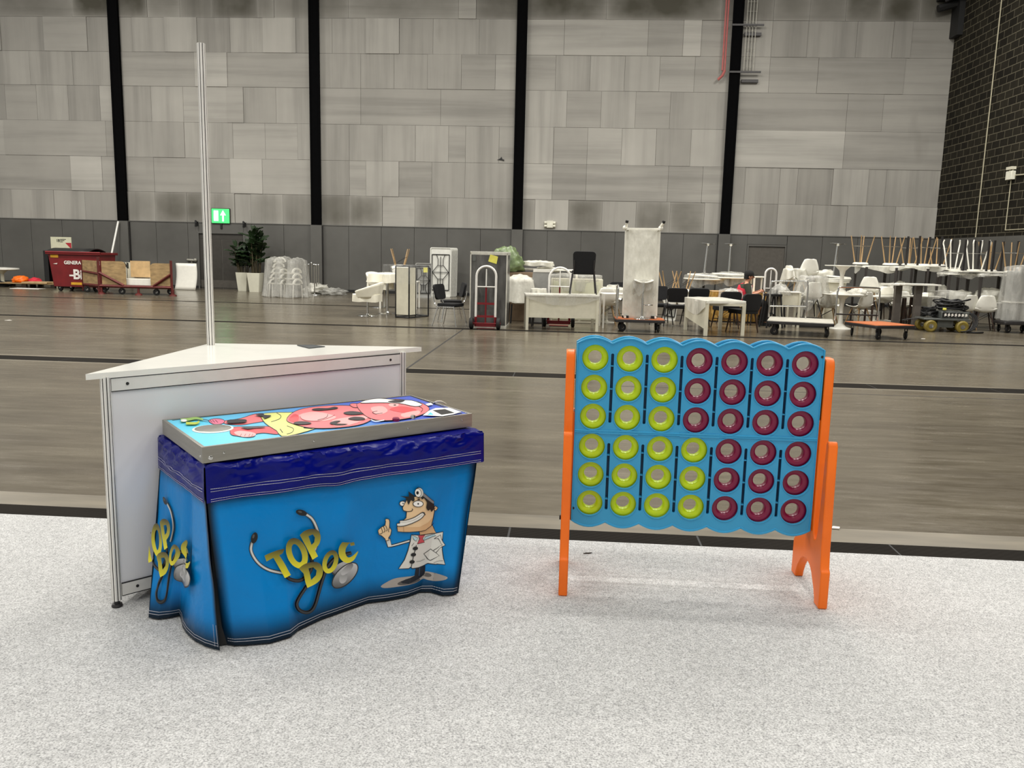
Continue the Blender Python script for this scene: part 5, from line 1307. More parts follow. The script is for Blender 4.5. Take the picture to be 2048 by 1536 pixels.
q = at(973, 656); hand_truck('red and silver hand truck leaning on the charcoal wrapped cabinet', (q.x, Yk-.16), 0, zat(973, 534, Yk-.1), .40, tilt=-.05)
# ------------------------------------------------------------------ things behind the cabinet
Yg = 19.2
q = XY(1040, Yg); bk = thing('cardboard_box', 'tall brown wrapped box under the green bag', 'box', (q[0]-.02, Yg+.1), 0)
t = MB(); t.box(-.5, .42, -.25, .35, 0, 1.12); t.build('box_body', 'brown_card', bk, bevel=.01); t = MB(); t.box(-.5, .42, -.252, .352, .6, .66); t.build('tape', 'cream_paint', bk, smooth=False)
p = aty(1018, 520, Yg); heap('green_bag', 'pale green plastic bag of packing slumped beside the charcoal cabinet', 'bag', (p.x-.06, Yg, 1.13), (.4, .28, .34), 'green_wrap', 6, .3, 2.4, n=36, k=22)
for i, (px_, z, lab) in enumerate(((1072, 1.24, 'lower'), (1080, 1.3, 'middle'), (1096, 1.22, 'right-hand'))):
    p = aty(px_, 530, Yg+.2+.2*i); sheet('film_parcel', '%s flat white film parcel stacked beside the green bag' % lab, 'parcel', (p.x, p.y), .05*i, .36-.05*i, .25, z+.06*(2-i), .09, 'milky_film', 'flat film parcels', seed=40+i, amp=.03, n=5, crown=.03)
Yw_ = 18.6; q = XY(1078, Yw_); rect_table('display_table', 'white table carrying the flat film parcels', (q[0]+.12, Yw_+1.0), 0, 1.5, .6, 1.2, lw=.05)
c = thing('wrapped_chair', 'white film-covered chair with black legs just right of the charcoal cabinet', 'chair', XY(1040, 18.6), .2)
t = MB(); shell_surface(t); t.build('seat_shell', 'white_plastic', c, solid=.02)
for sx in (-1, 1):
    for sy in (-1, 1): t = MB(); t.tube([(sx*.2, sy*.2, .43), (sx*.22, sy*.22, 0)], .02, 6); t.build('leg', 'black_plastic', c)
p = XY(1040, 18.6); sheet('film_cover', 'white film cover over the chair just right of the charcoal cabinet', 'plastic film', p, .2, .3, .34, .98, .5, 'milky_film', seed=51, amp=.05, flare=.1, n=3, crown=.1)
# grey-backed cabinet under film behind the desk
Yz = 18.3; a, b = aty(1055, 560, Yz).x, aty(1092, 560, Yz).x; H = zat(1075, 539, Yz)
c = thing('screen_panel', 'grey backed screen panel under film behind the left half of the desk', 'screen', ((a+b)/2+.05, Yz+.2), 0); t = MB(); t.prism([(-.26, 0), (.24, 0), (.24, H), (-.14, H)], 0, .04, 'xz'); t.build('panel', 'grey_board', c, smooth=False); t = MB(); t.box(-.14, .24, -.01, .05, H-.06, H+.01); t.build('top_rail', 'white_plastic', c, smooth=False)
t = MB(); t.box(-.26, .24, -.12, .16, 0, .03); t.build('base', 'dark_metal', c, smooth=False)
Yh = 17.9; q = XY(1120, Yh); hand_truck('silver film-wrapped hand truck standing behind the desk', (q[0], Yh), .0, zat(1120, 537, Yh), .46, frame='red_metal', loop='clear_film' if False else 'aluminium')
c = thing('file_cabinet', 'cream cabinet with a side panel behind the right half of the desk', 'cabinet', (XY(1160, 18.9)[0]+.1, 18.9), 0); H = zat(1160, 558, 18.9)
t = MB(); t.box(-.75, .42, 0, .5, .0, H); t.build('cabinet_body', 'cream_paint', c, bevel=.01); t = MB(); t.box(-.06, .36, -.015, 0, .08, H-.06); t.build('door', 'sign_paper', c, smooth=False); t = MB(); t.box(-.7, -.1, -.015, 0, .08, H-.06); t.build('door', 'sign_paper', c, smooth=False)
sheet('film_cover', 'loose clear film over the cream cabinet behind the desk', 'plastic film', (XY(1150, 19.1)[0], 19.15), 0, .62, .28, H+.08, .35, 'clear_film', seed=53, amp=.04, n=5, crown=.04)
q = XY(1078, 17.75); sheet('film_parcel', 'low white film parcel on a stool behind the left end of the desk', 'parcel', (q[0], 17.75), 0, .17, .14, zat(1078, 577, 17.75), .12, 'milky_film', seed=54, amp=.02, n=4)
t = MB(); t.lathe([(.0001, .66), (.15, .66), (.15, .7), (.0001, .7)], 16); 
for a in range(4): t.tube([(.1*cos(a*1.57+.7), .1*sin(a*1.57+.7), .67), (.17*cos(a*1.57+.7), .17*sin(a*1.57+.7), 0)], .014, 6)
o = t.build('stool', 'dark_metal'); o.location = (q[0], 17.75, 0); tag(o, 'small dark stool under the white parcel behind the desk', 'stool')
# ------------------------------------------------------------------ desk with film and chair on it
def desk(label, P0, P1, depth, h, panel_h, nm='office_desk', side=False):
    d = P1-P0; L = d.length; c = thing(nm, label, 'desk', (P0.x, P0.y), atan2(d.y, d.x))
    t = MB(); t.prism([rrect(-.01, L+.01, -.01, depth, .01, 2)], h-.03, h, 'xy'); t.build('desk_top', 'white_plastic', c, smooth=False, bevel=.004)
    for x in (.0, L-.055):
        for y in (.0, depth-.065): t = MB(); t.box(x, x+.055, y, y+.055, 0, h-.03); t.build('leg', 'cream_paint', c, smooth=False)
    t = MB(); t.box(.05, L-.05, .02, .04, h-.03-panel_h, h-.03); t.build('modesty_panel', 'cream_paint', c, smooth=False)
    return c
P0, P1 = at(1051, 660), at(1196, 663); hD = zat(1125, 590.5, P0.y)
dk = desk('white desk with a full front panel under loose film, a black chair on top', P0, P1, .75, hD, .44)
u_ = (P1-P0).normalized(); n_ = V((-u_.y, u_.x, 0)); Lk = (P1-P0).length
mid = (P0+P1)/2+n_*.36
t = MB()
def ff(u, v):
    x = -.03+(Lk+.06)*u; sag = .05+.17*sin(pi*u)**.8
    p = P0+u_*x
    if v < .5: q = p+n_*(.72*(1-v*2)-.02); z = hD+.006
    else: w_ = (v-.5)*2; q = p-n_*(.022+.01*sin(u*23)*w_); z = hD+.006-w_*sag
    return (q.x-P0.x, q.y-P0.y, z+.003*sin(u*40+v*9))
t.grid(ff, 60, 16, 0, False); o = t.build('film_cover', 'clear_film'); o.location = (P0.x, P0.y, 0); tag(o, 'sagging clear film draped over the front of the white desk', 'plastic film')
q = aty(1165, 592, P0.y+.45); conf_chair('black conference chair standing on top of the white desk', (q.x, P0.y+.4, hD+.012), pi+.02, low=.13)
# ------------------------------------------------------------------ round table right of the desk
q = XY(1216, 19.4); tulip = pedestal_table('white round table under film between the desk and the upright table', (q[0], 19.4), .5, zat(1216, 577, 19.4), pole='white_plastic', tt=.05)
sheet('film_cover', 'clear film over the round white table beside the desk', 'plastic film', (q[0], 19.4), 0, .53, .53, zat(1216, 575.5, 19.4), .2, 'milky_film', seed=60, amp=.04, n=2, flare=.03)
shell_chair('white shell chair behind the left side of the film-covered round table', (XY(1192, 20.3)[0], 20.3), .3); shell_chair('white shell chair pushed under the film-covered round table', (XY(1214, 18.9)[0], 18.75), pi, wood='oak')
shell_chair('white shell chair behind the right side of the film-covered round table', (XY(1224, 20.5)[0], 20.5), -.2)
conf_chair('black conference chair with chrome frame behind the orange trolley handle', (XY(1243, 21.3)[0], 21.3), .2, leg='chrome')
rect_table('display_table', 'white slim-legged table just left of the orange trolley', (XY(1232, 18.1)[0], 18.1), .1, .6, .6, .74, lw=.035)
# ------------------------------------------------------------------ trolley with upright wrapped table and bar stool
P0, P1 = at(1232, 664), at(1322, 664); Yt = P0.y; hT = zat(1280, 640, Yt)+.01
tr = trolley('orange platform trolley carrying the upright wrapped table', ((P0.x+P1.x)/2+.01, Yt+.35), 0, 1.0, .62, hT, 'orange_board', handles=(-1,), hh=.68)
a0, a1, b0, b1 = [aty(x, yy, Yt+.42) for x, yy in ((1244, 633), (1314, 633), (1249, 455), (1322.5, 455))]; H = b0.z-hT
up = thing('wrapped_table', 'long white table stood on end on the orange trolley, wrapped in film', 'table', ((a0.x+a1.x)/2, Yt+.42, hT), 0); up.rotation_euler = (0, atan2((b0.x+b1.x-a0.x-a1.x)/2, H), 0)
w2 = (a1.x-a0.x)/2
t = MB(); t.box(-w2, w2, 0, .03, 0, H); t.build('table_top', 'white_plastic', up, smooth=False, bevel=.004)
for sx in (-1, 1):
    for z in (.03, H-.03):
        t = MB(); t.box(sx*(w2-.05)-.02, sx*(w2-.05)+.02, -.22, 0, z-.02, z+.02); t.build('leg', 'white_plastic', up, smooth=False)
t = MB(); t.box(-w2, -w2+.05, -.03, 0, 0, H); t.box(w2-.05, w2, -.03, 0, 0, H); t.box(-w2, w2, -.03, 0, H-.05, H); t.box(-w2, w2, -.03, 0, 0, .05); t.build('apron', 'white_plastic', up, smooth=False)
t = MB(); t.grid(lambda u, v: (-w2+.02+(2*w2-.04)*u, -.045-.03*sin(pi*u)*sin(pi*v)+.012*noise.noise(V((u*4, v*9, 3))), .02+(H-.04)*v), 24, 60, 0, False); t.build('film_wrap', 'milky_film', up)
t = MB()
for sx in (-1, 1): t.tube([(sx*(w2-.02), .0, H), (sx*(w2+.04*(1 if sx > 0 else -.6)), -.12, H+.1)], .028, 8); t.ball((sx*w2, -.02, H), .05)
t.build('wrapped_corner', 'white_plastic', up)
t = MB()
for sx in (-1, 1): t.tube([(sx*(w2+.04*(1 if sx > 0 else -.6)), -.12, H+.1), (sx*(w2+.05*(1 if sx > 0 else -.6)), -.13, H+.14)], .032, 10)
t.build('foot', 'black_plastic', up)
t = MB()
for sx in (-1, 1): t.box(sx*(w2-.08)-.05, sx*(w2-.08)+.05, -.12, -.04, 0, .05)
t.build('rubber_foot', 'rubber', up, smooth=False)
q = aty(1284, 632, Yt+.2); st = thing('bar_stool', 'white gas-lift bar stool with chrome footrest on the orange trolley', 'bar stool', (q.x, Yt+.2, hT), 0); zs = zat(1285, 562, Yt+.2)-hT
t = MB(); t.lathe([(.17, 0), (.165, .012), (.05, .03), (.03, .06)], 24); t.build('base', 'chrome', st); t = MB(); t.cyl((0, 0, .05), (0, 0, zs*.55), .026); t.cyl((0, 0, zs*.5), (0, 0, zs-.04), .016); t.build('gas_column', 'chrome', st)
t = MB(); t.tube(crom([(0, 0, zs*.36), (.05, -.08, zs*.37), (.17, -.09, zs*.38), (.2, 0, zs*.37), (.12, .05, zs*.37), (0, 0, zs*.36)], 5), .011, 8); t.build('footrest', 'chrome', st)
t = MB(); t.grid(lambda u, v: (.19*(2*u-1), .17*(2*v-1), zs-.03+.05*abs(2*u-1)**2.2), 12, 8, 0, False); t.build('seat', 'white_plastic', st, solid=.03)
t = MB(); drape(t, .2, .17, zs+.02, .22, seed=4, amp=.03, n=3, hem=.4, nt=36); t.build('film_cover', 'clear_film', st)
q = at(1335, 641); folded_table('small white folding table with black braces leaning beside the orange trolley', (q.x+.02, q.y), -.35, .34, zat(1338, 580, q.y), tilt=-.1).rotation_euler = (-.12, .1, -.3)
# ------------------------------------------------------------------ black chairs and upturned chairs behind
for i, (px_, Yy, rz, lab) in enumerate(((1322, 19.2, .1, 'first, partly hidden by the upright wrapped table'), (1353, 18.8, pi, 'second, just right of the small folding table'), (1394, 19.0, pi+.1, 'third, behind the corner of the white table'))):
    conf_chair('black chair behind the white open desk, %s' % lab, (XY(px_, Yy)[0], Yy), rz, 'black chairs behind the white table')
Yy = 20.6; rect_table('display_table', 'white table holding the two upturned oak-legged chairs', (XY(1352, Yy)[0], Yy), 0, 1.1, .6, .74, lw=.04)
for px_, lab in ((1339, 'one nearer the upright wrapped table'), (1367, 'one nearer the chrome-based tables')):
    c = aty(px_, 560, Yy); shell_chair('upturned white shell chair with oak legs, %s' % lab, (c.x, Yy, .76+.43+.02), .0, 'upturned oak-legged chairs', rot=(pi, 0, .12))
    kids_ = None
# ------------------------------------------------------------------ chrome based pedestal tables turned over
for i, (px_, py_, pb, tilt, lab) in enumerate(((1417, 487, 553, .07, 'nearest the black chairs'), (1460, 487.5, 550, .02, 'above the seated man'), (1675, 487, 555, .06, 'above the shell chair pile'))):
    Yq = 21.5; zt_ = zat(px_, py_, Yq); zb_ = zat(px_, pb, Yq); q = aty(px_-tilt*60, 540, Yq)
    pedestal_table('upturned table with its round chrome base in the air, %s' % lab, (q.x, Yq, zt_), .42, zt_-zb_, rot=(pi, tilt if i != 1 else .02, 0), tt=.04, base_r=.2)
    if i < 2:
        sheet('film_cover', 'white film bundled on the table under the chrome base %s' % lab, 'plastic film', (aty(px_-8+i*10, 540, Yq).x, Yq), 0, .5, .42, zb_+.02, .22, 'clear_film', seed=70+i, amp=.05, n=2.4, flare=-.02, crown=.06, hem=.3)
        pedestal_table('white pedestal table upright under the film bundle, %s' % lab, (aty(px_-8+i*10, 540, Yq).x, Yq), .52, zb_-.05, pole='dark_metal')
# ------------------------------------------------------------------ white table with film, black leather chairs
P0, P1 = at(1369, 659), at(1410, 672); P2 = at(1486, 671); hW = zat(1412, 602, P1.y); Q = P2-P1; 
wt = thing('office_desk', 'white open desk with thick square legs, film hanging at its left end', 'desk', (P1.x, P1.y), 0)
c4 = [V((0, 0, 0)), V((Q.x, Q.y, 0)), V((Q.x+P0.x-P1.x, Q.y+P0.y-P1.y, 0)), V((P0.x-P1.x, P0.y-P1.y, 0))]
t = MB(); cen = sum(c4, V())/4; t.prism([[(p+(p-cen)*.03)[:2] for p in c4]], hW-.05, hW, 'xy'); t.build('desk_top', 'white_plastic', wt, smooth=False, bevel=.004)
for p in c4: t = MB(); p = p+(cen-p)*.03; t.box(p.x-.035, p.x+.035, p.y-.035, p.y+.035, 0, hW-.05); t.build('leg', 'cream_paint', wt, smooth=False)
t = MB(); t.box(.05, Q.x-.05, -.0+Q.y/2, .02+Q.y/2, hW-.1, hW-.05); t.build('apron', 'cream_paint', wt, smooth=False)
t = MB(); a, b = c4[3]*.96, c4[0]+c4[3]*.05; t.add([(a.x, a.y, .28), (b.x, b.y, .14), (b.x, b.y, hW-.06), (a.x, a.y, hW-.06)], [(0, 1, 2, 3)]); t.build('end_panel', 'cream_paint', wt, smooth=False, solid=.02)
t = MB()
def fw(u, v):
    a = c4[3].lerp(c4[0], u*1.04-.02); out = V((-(c4[0]-c4[3]).y, (c4[0]-c4[3]).x, 0)).normalized()*-1
    if v < .5: p = a.lerp(c4[2].lerp(c4[1], u), (1-v*2)*.93); z = hW+.008+.01*noise.noise(V((u*5, v*8, 1)))
    else: w_ = (v-.5)*2; p = a+out*(.03+.02*sin(u*9)); z = hW-w_*(.12+.2*sin(pi*u))
    return (p.x, p.y, z)
t.grid(fw, 24, 24, 0, False); o = t.build('film_cover', 'milky_film'); o.location = (P1.x, P1.y, 0); tag(o, 'milky film spread over the white open desk', 'plastic film')
def leather_chair(label, loc, rz, group):
    c = thing('dining_chair', label, 'chair', loc, rz, group)
    t = MB(); t.prism([rrect(-.24, .24, -.24, .24, .07)], .4, .49, 'xy'); t.build('seat', 'black_fabric', c, bevel=.02)
    mx_ = Matrix.Translation((0, .2, .47)) @ Matrix.Rotation(radians(-8), 4, 'X'); t = MB(); t.prism([rrect(-.24, .24, 0, .36, .08)], 0, .05, 'xz', 0, mx_); t.build('backrest', 'black_fabric', c, bevel=.02)
    for sx in (-1, 1):
        for sy in (-1, 1): t = MB(); t.tube([(sx*.18, sy*.18, .4), (sx*.23, sy*.24, 0)], [.022, .013], 8); t.build('leg', 'walnut', c)
    t = MB(); t.tube([(-.2, .2, .2), (.2, .2, .2)], .009, 6); t.tube([(-.2, -.2, .2), (.2, -.2, .2)], .009, 6); t.build('stretcher', 'walnut', c); return c
q = at(1490, 667); leather_chair('black padded chair with dark wood legs at the right end of the white open desk', (q.x+.0, q.y+.35), pi+.5, 'padded black chairs')
q = at(1462, 662); leather_chair('black padded chair with dark wood legs behind the white open desk', (q.x, q.y+.75), pi+.2, 'padded black chairs')
q = at(1442, 640); sheet('film_bundle', 'shiny folded film bundle on the seat behind the white open desk', 'plastic film', (q.x-.1, q.y-1.5), .3, .26, .2, zat(1440, 581, q.y-1.5), .16, 'clear_film', seed=77, amp=.05, n=3, crown=.06)
shell_chair('white shell chair tucked behind the white open desk under the film bundle', (q.x-.1, q.y-1.45), pi, wood='walnut')
# ------------------------------------------------------------------ osb box, truck, seated man
p0, p1 = at(1505, 646), at(1535, 648); Yo = p0.y; H = zat(1515, 586, Yo)
ob = thing('osb_box', 'large chipboard box in front of the seated man', 'box', (aty(1478, 620, Yo).x, Yo+.32), 0); hw = aty(1533, 620, Yo).x-aty(1478, 620, Yo).x
t = MB(); t.box(-hw, hw, -.3, .3, .03, H); t.build('box_body', 'osb_board', ob, smooth=False); t = MB(); t.box(-hw+.05, hw-.05, -.28, .28, 0, .03); t.build('base', 'dark_metal', ob, smooth=False); t = MB(); t.box(-hw-.004, hw+.004, -.304, .304, H, H+.015); t.build('lid', 'light_ply', ob, smooth=False)
q = XY(1541, 20.3); hand_truck('silver arched hand truck standing behind the chipboard box', (q[0], 20.3), 0, zat(1541, 538, 20.3), .26*1.0, frame='dark_metal', loop='clear_film' if False else 'aluminium')
q = XY(1516, 21.2); rect_table('display_table', 'small white table behind the seated man', (q[0], 21.2), 0, .3, .4, zat(1512, 553, 20.9), lw=.04)
# the man: one continuous skinned body, seated in profile facing +x
Ym = 19.9; pm = aty(1489, 600, Ym); man = thing('person', 'seated man in a black cap and red vest looking at a phone in his hands', 'person', (pm.x, Ym), 0)
import bmesh
sk = [((-.02, 0, .53), .13), ((-.03, 0, .68), .125), ((-.02, 0, .83), .135), ((.0, 0, .95), .11), ((.03, 0, 1.02), .052), ((.05, 0, 1.06), .05), ((.08, 0, 1.12), .092), ((.08, 0, 1.19), .094),
      ((.02, -.10, .51), .095), ((.42, -.14, .52), .068), ((.44, -.15, .10), .042), ((.02, .10, .51), .095), ((.42, .14, .52), .068), ((.44, .15, .10), .042), ((.56, -.15, .045), .035), ((.56, .15, .045), .035),
      ((.0, -.17, .93), .062), ((.05, -.24, .70), .046), ((.26, -.14, .76), .034), ((.32, -.11, .79), .026), ((.0, .17, .93), .062), ((.05, .24, .70), .046), ((.26, .1, .76), .034), ((.32, .07, .79), .026)]
ed = [(0, 1), (1, 2), (2, 3), (3, 4), (4, 5), (5, 6), (6, 7), (0, 8), (8, 9), (9, 10), (10, 14), (0, 11), (11, 12), (12, 13), (13, 15), (3, 16), (16, 17), (17, 18), (18, 19), (3, 20), (20, 21), (21, 22), (22, 23)]
for base_, sy in ((19, 1), (23, -1)):
    bp = V(sk[base_][0]); 
    for f, (dz, ln) in enumerate(((.035, .062), (.018, .072), (.0, .07), (-.018, .06))):
        i = len(sk); sk.append(((bp.x+.035, bp.y+.012*sy, bp.z+dz*.8), .0105)); sk.append(((bp.x+.035+ln*.6, bp.y+.028*sy, bp.z+dz+.006), .0095)); sk.append(((bp.x+.03+ln, bp.y+.055*sy, bp.z+dz), .008)); ed += [(base_, i), (i, i+1), (i+1, i+2)]
    i = len(sk); sk.append(((bp.x+.02, bp.y+.03*sy, bp.z+.035), .012)); sk.append(((bp.x+.06, bp.y+.05*sy, bp.z+.05), .009)); ed += [(base_, i), (i, i+1)]
me = bpy.data.meshes.new('body'); me.from_pydata([p for p, _ in sk], ed, []); body = bpy.data.objects.new('body', me); COL.objects.link(body); body.parent = man
md = body.modifiers.new('skin', 'SKIN'); md.use_smooth_shade = True
bm = bmesh.new(); bm.from_mesh(me); ly = bm.verts.layers.skin.verify()
for v, (_, r) in zip(bm.verts, sk): v[ly].radius = (r, r); v[ly].use_root = False
bm.verts.ensure_lookup_table(); bm.verts[0][ly].use_root = True; bm.to_mesh(me); bm.free()
body.modifiers.new('sub', 'SUBSURF').render_levels = 2; me.materials.append(M['skin'])
def shellpart(name, rings, mm, n=18, solid=.0):
    t = MB(); vs = []
    for (c, rx, ry) in rings:
        for j in range(n): a = 2*pi*j/n; vs.append((c[0]+rx*cos(a), c[1]+ry*sin(a), c[2]))
    fs = [(i*n+j, i*n+(j+1) % n, (i+1)*n+(j+1) % n, (i+1)*n+j) for i in range(len(rings)-1) for j in range(n)]
    t.add(vs, fs); return t.build(name, mm, man, ang=180)
shellpart('shirt', [((-.02, 0, .5), .165, .185), ((-.03, 0, .66), .16, .175), ((-.02, 0, .84), .165, .19), ((.0, 0, .945), .15, .212), ((.015, 0, .99), .075, .1), ((.025, 0, 1.015), .06, .062)], 'dark_green_cloth')
shellpart('vest', [((-.025, 0, .55), .172, .192), ((-.03, 0, .68), .17, .185), ((-.02, 0, .84), .172, .195), ((.0, 0, .938), .158, .185), ((.012, 0, .985), .09, .108)], 'red_vest')
for sy in (-1, 1):
    t = MB(); t.tube([(.0, sy*.15, .95), (.03, sy*.21, .82), (.055, sy*.245, .72)], [.088, .07, .06], 12); t.build('sleeve', 'dark_green_cloth', man)
    t = MB(); t.tube([(-.05, sy*.1, .53), (.2, sy*.12, .525), (.42, sy*.14, .53), (.46, sy*.145, .48), (.45, sy*.15, .1)], [.115, .1, .085, .08, .06], 12); t.build('trouser_leg', 'black_cloth', man)
    t = MB(); t.prism([rrect(.38, .64, sy*.15-.045, sy*.15+.045, .04)], 0, .08, 'xy'); t.build('shoe', 'black_plastic', man, bevel=.02)
t = MB(); t.tube([(.1, -.168, .93), (.13, -.15, .8), (.12, -.16, .66)], .012, 6); t.build('reflective_strip', 'print_white', man)
# face details, ears, cap
t = MB(); t.ball((.178, 0, 1.125), .02, 10, 0, (1.1, .7, 1.3)); t.build('nose', 'skin', man)
for sy in (-1, 1):
    t = MB(); t.ball((.158, sy*.035, 1.15), .011, 8); t.build('eye', 'groove_black', man); t = MB(); t.ball((.06, sy*.088, 1.135), .025, 10, 0, (.8, .4, 1.3)); t.build('ear', 'skin', man)
t = MB(); t.tube([(.158, -.025, 1.085), (.166, 0, 1.083), (.158, .025, 1.085)], .006, 6); t.build('mouth', 'red_metal', man)
shellpart('hair', [((.02, 0, 1.08), .065, .08), ((.04, 0, 1.13), .09, .096), ((.055, 0, 1.17), .098, .1)], 'black_cloth')
t = MB(); t.lathe([(.112, 1.165), (.115, 1.2), (.1, 1.25), (.06, 1.28), (.0001, 1.288)], 20, 0, Matrix.Translation((.065, 0, 0))); t.prism([[(.15, -.085), (.24, -.06), (.265, 0), (.24, .06), (.15, .085)]], 1.165, 1.178, 'xy'); t.build('cap', 'black_cloth', man, ang=50)
t = MB(); t.box(-.006, .006, -.036, .036, -.07, .07, 0, Matrix.Translation((.425, -.02, .815)) @ Matrix.Rotation(-.5, 4, 'Y')); ph = t.build('phone', 'black_plastic', bevel=.003); ph.location = (pm.x, Ym, 0); tag(ph, 'dark phone held in the hands of the seated man', 'phone')
mst = thing('stool', 'low dark stool under the seated man', 'stool', (pm.x-.02, Ym), 0); t = MB(); t.prism([rrect(-.2, .2, -.2, .2, .03)], .36, .40, 'xy'); t.build('seat', 'black_fabric', mst)
for sx in (-1, 1):
    for sy in (-1, 1): t = MB(); t.cyl((sx*.16, sy*.16, 0), (sx*.17, sy*.17, .36), .015); t.build('leg', 'dark_metal', mst)
# ------------------------------------------------------------------ trolleys on the right
p0, p1 = at(1560, 661), at(1690, 668)
Yt = 18.2
def trol(label, pxs, topm, handle, hpx):
    # platform given by its four corner pixels at its own height
    h = .30
    c = [at(x, y, h) for x, y in pxs]; cen = sum(c, V())/4; L = ((c[1]-c[0]).length+(c[2]-c[3]).length)/2; W = ((c[3]-c[0]).length+(c[2]-c[1]).length)/2
    d = (c[1]-c[0]).normalized(); rz = atan2(d.y, d.x)
    t = trolley(label, (cen.x, cen.y), rz, L, W, h, topm, handles=handle, hh=hpx); return t, c
g1, gc_ = trol('grey platform trolley with a tall chrome end handle', [(1545, 641), (1692, 648), (1640, 636.5), (1532, 633.5)], 'trolley_grey', (), .95)
def rail(parent_, label, x0p, x1p, yb0, yb1, ytop, ymid, Y0, Y1, blackfoot=False, par=None):
    A = aty(x0p, yb0, Y0); B = aty(x1p, yb1, Y1); zt0 = zat(x0p, ytop[0], Y0); zt1 = zat(x1p, ytop[1], Y1); o_ = par.location
    inv = par.matrix_basis.inverted()
    pt = lambda f, z: tuple(inv @ V((A.x+(B.x-A.x)*f, A.y+(B.y-A.y)*f, z)))
    zb = .30
    t = MB(); t.tube(crom([pt(0, zb), pt(0, zt0-.2), pt(.02, zt0-.05), pt(.1, zt0), pt(.9, zt1), pt(.98, zt1-.05), pt(1, zt1-.2), pt(1, zb)], 3), .018, 10); t.build('handle', 'chrome', par)
    t = MB(); zm0 = zat(x0p, ymid[0], Y0); zm1 = zat(x1p, ymid[1], Y1); t.tube([pt(0, zm0), pt(1, zm1)], .016, 8); t.build('cross_bar', 'black_plastic' if blackfoot else 'chrome', par)
bpy.context.view_layer.update()
rail(None, '', 1537, 1611, 634, 637, (562, 563), (612, 613), gc_[3].y-.05, gc_[3].y-.5+.3, False, g1)
g2, oc_ = trol('orange platform trolley with a chrome handle and black foot rail on the right', [(1742, 650.5), (1822, 650.5), (1776, 643), (1697, 642)], 'orange_board', (), .9)
bpy.context.view_layer.update()
rail(None, '', 1670, 1755, 640, 641, (574, 576), (628, 631), oc_[3].y+.05, oc_[2].y+.1, True, g2)
# ------------------------------------------------------------------ pile of shell chairs
Yp = 21.2
rect_table('display_table', 'white table at the bottom of the shell chair pile', (XY(1608, Yp)[0], Yp), .0, .9, .7, .74, lw=.04, leg='cream_paint')
shell_chair('white shell chair on top of the pile, its back highest of all', (XY(1613, Yp)[0], Yp, .75), pi, 'pile of shell chairs', wood='walnut')
shell_chair('white shell chair at the left of the pile under torn film', (XY(1593, Yp-.2)[0], Yp-.1, .58), pi*.6, 'pile of shell chairs')
sheet('film_cover', 'torn film over the left chair of the shell chair pile', 'plastic film', (XY(1592, Yp-.3)[0], Yp-.1), .4, .26, .22, zat(1590, 538, Yp), .28, 'milky_film', seed=80, amp=.06, n=3, hem=.4)
shell_chair('white shell chair upright in front of the pile under shiny film', (XY(1624, 19.9)[0], 19.9, .22), pi+.1, 'pile of shell chairs', wood='dark_metal')
t = MB(); t.box(-.3, .3, -.28, .28, 0, .2); o = t.build('dark_crate', 'dark_metal', smooth=False); o.location = (XY(1624, 19.9)[0], 19.9, 0.005); tag(o, 'dark low crate under the film-wrapped shell chair', 'crate')
sheet('film_cover', 'shiny crumpled film wrapped round the front shell chair', 'plastic film', (XY(1625, 19.9)[0], 19.85), .2, .32, .3, zat(1625, 553, 19.9), .6, 'clear_film', seed=81, amp=.09, n=2.6, flare=.06, folds=9, hem=.25)
shell_chair('white shell chair at the right of the pile beside the upturned chrome table', (XY(1642, 21.6)[0], 21.6, .5), pi+.4, 'pile of shell chairs')
rect_table('display_table', 'white table under the right shell chair of the pile', (XY(1650, 21.7)[0], 21.9), 0, .8, .6, .5, lw=.04)
sheet('film_cover', 'milky film hanging over the right chair of the shell chair pile', 'plastic film', (XY(1643, 21.4)[0], 21.4), .3, .24, .22, zat(1643, 542, 21.4), .5, 'milky_film', seed=82, amp=.05, n=2.8)
# dark stool, white box table and film left of them
Yp = 19.6
rect_table('display_table', 'white box table behind the left handle of the grey trolley', (XY(1581, Yp)[0], Yp), 0, .44, .4, zat(1581, 583, Yp), lw=.05, apron=.28, leg='cream_paint')
for px_, lab in ((1548, 'nearer the chipboard box'), (1560, 'nearer the white box table')):
    q = XY(px_, 19.3); c = thing('folding_stool', 'black frame stool behind the grey trolley, %s' % lab, 'stool', (q[0], 19.3+.3*(px_ > 1550)), .3, 'black frame stools'); H = zat(px_, 588, 19.3)
    t = MB(); t.prism([rrect(-.16, .16, -.16, .16, .03)], H-.05, H, 'xy'); t.build('seat', 'black_plastic', c)
    for sx in (-1, 1):
        for sy in (-1, 1): t = MB(); t.tube([(sx*.13, sy*.13, H-.05), (sx*.2, sy*.16, 0)], .02, 8); t.build('leg', 'black_plastic', c)
q = XY(1556, 19.4); sheet('film_bundle', 'peaked clear film bundle on the black stools', 'plastic film', (q[0]+.08, 19.45), .2, .22, .2, zat(1556, 581, 19.4), .1, 'clear_film', seed=83, amp=.05, crown=.16, n=2.5)
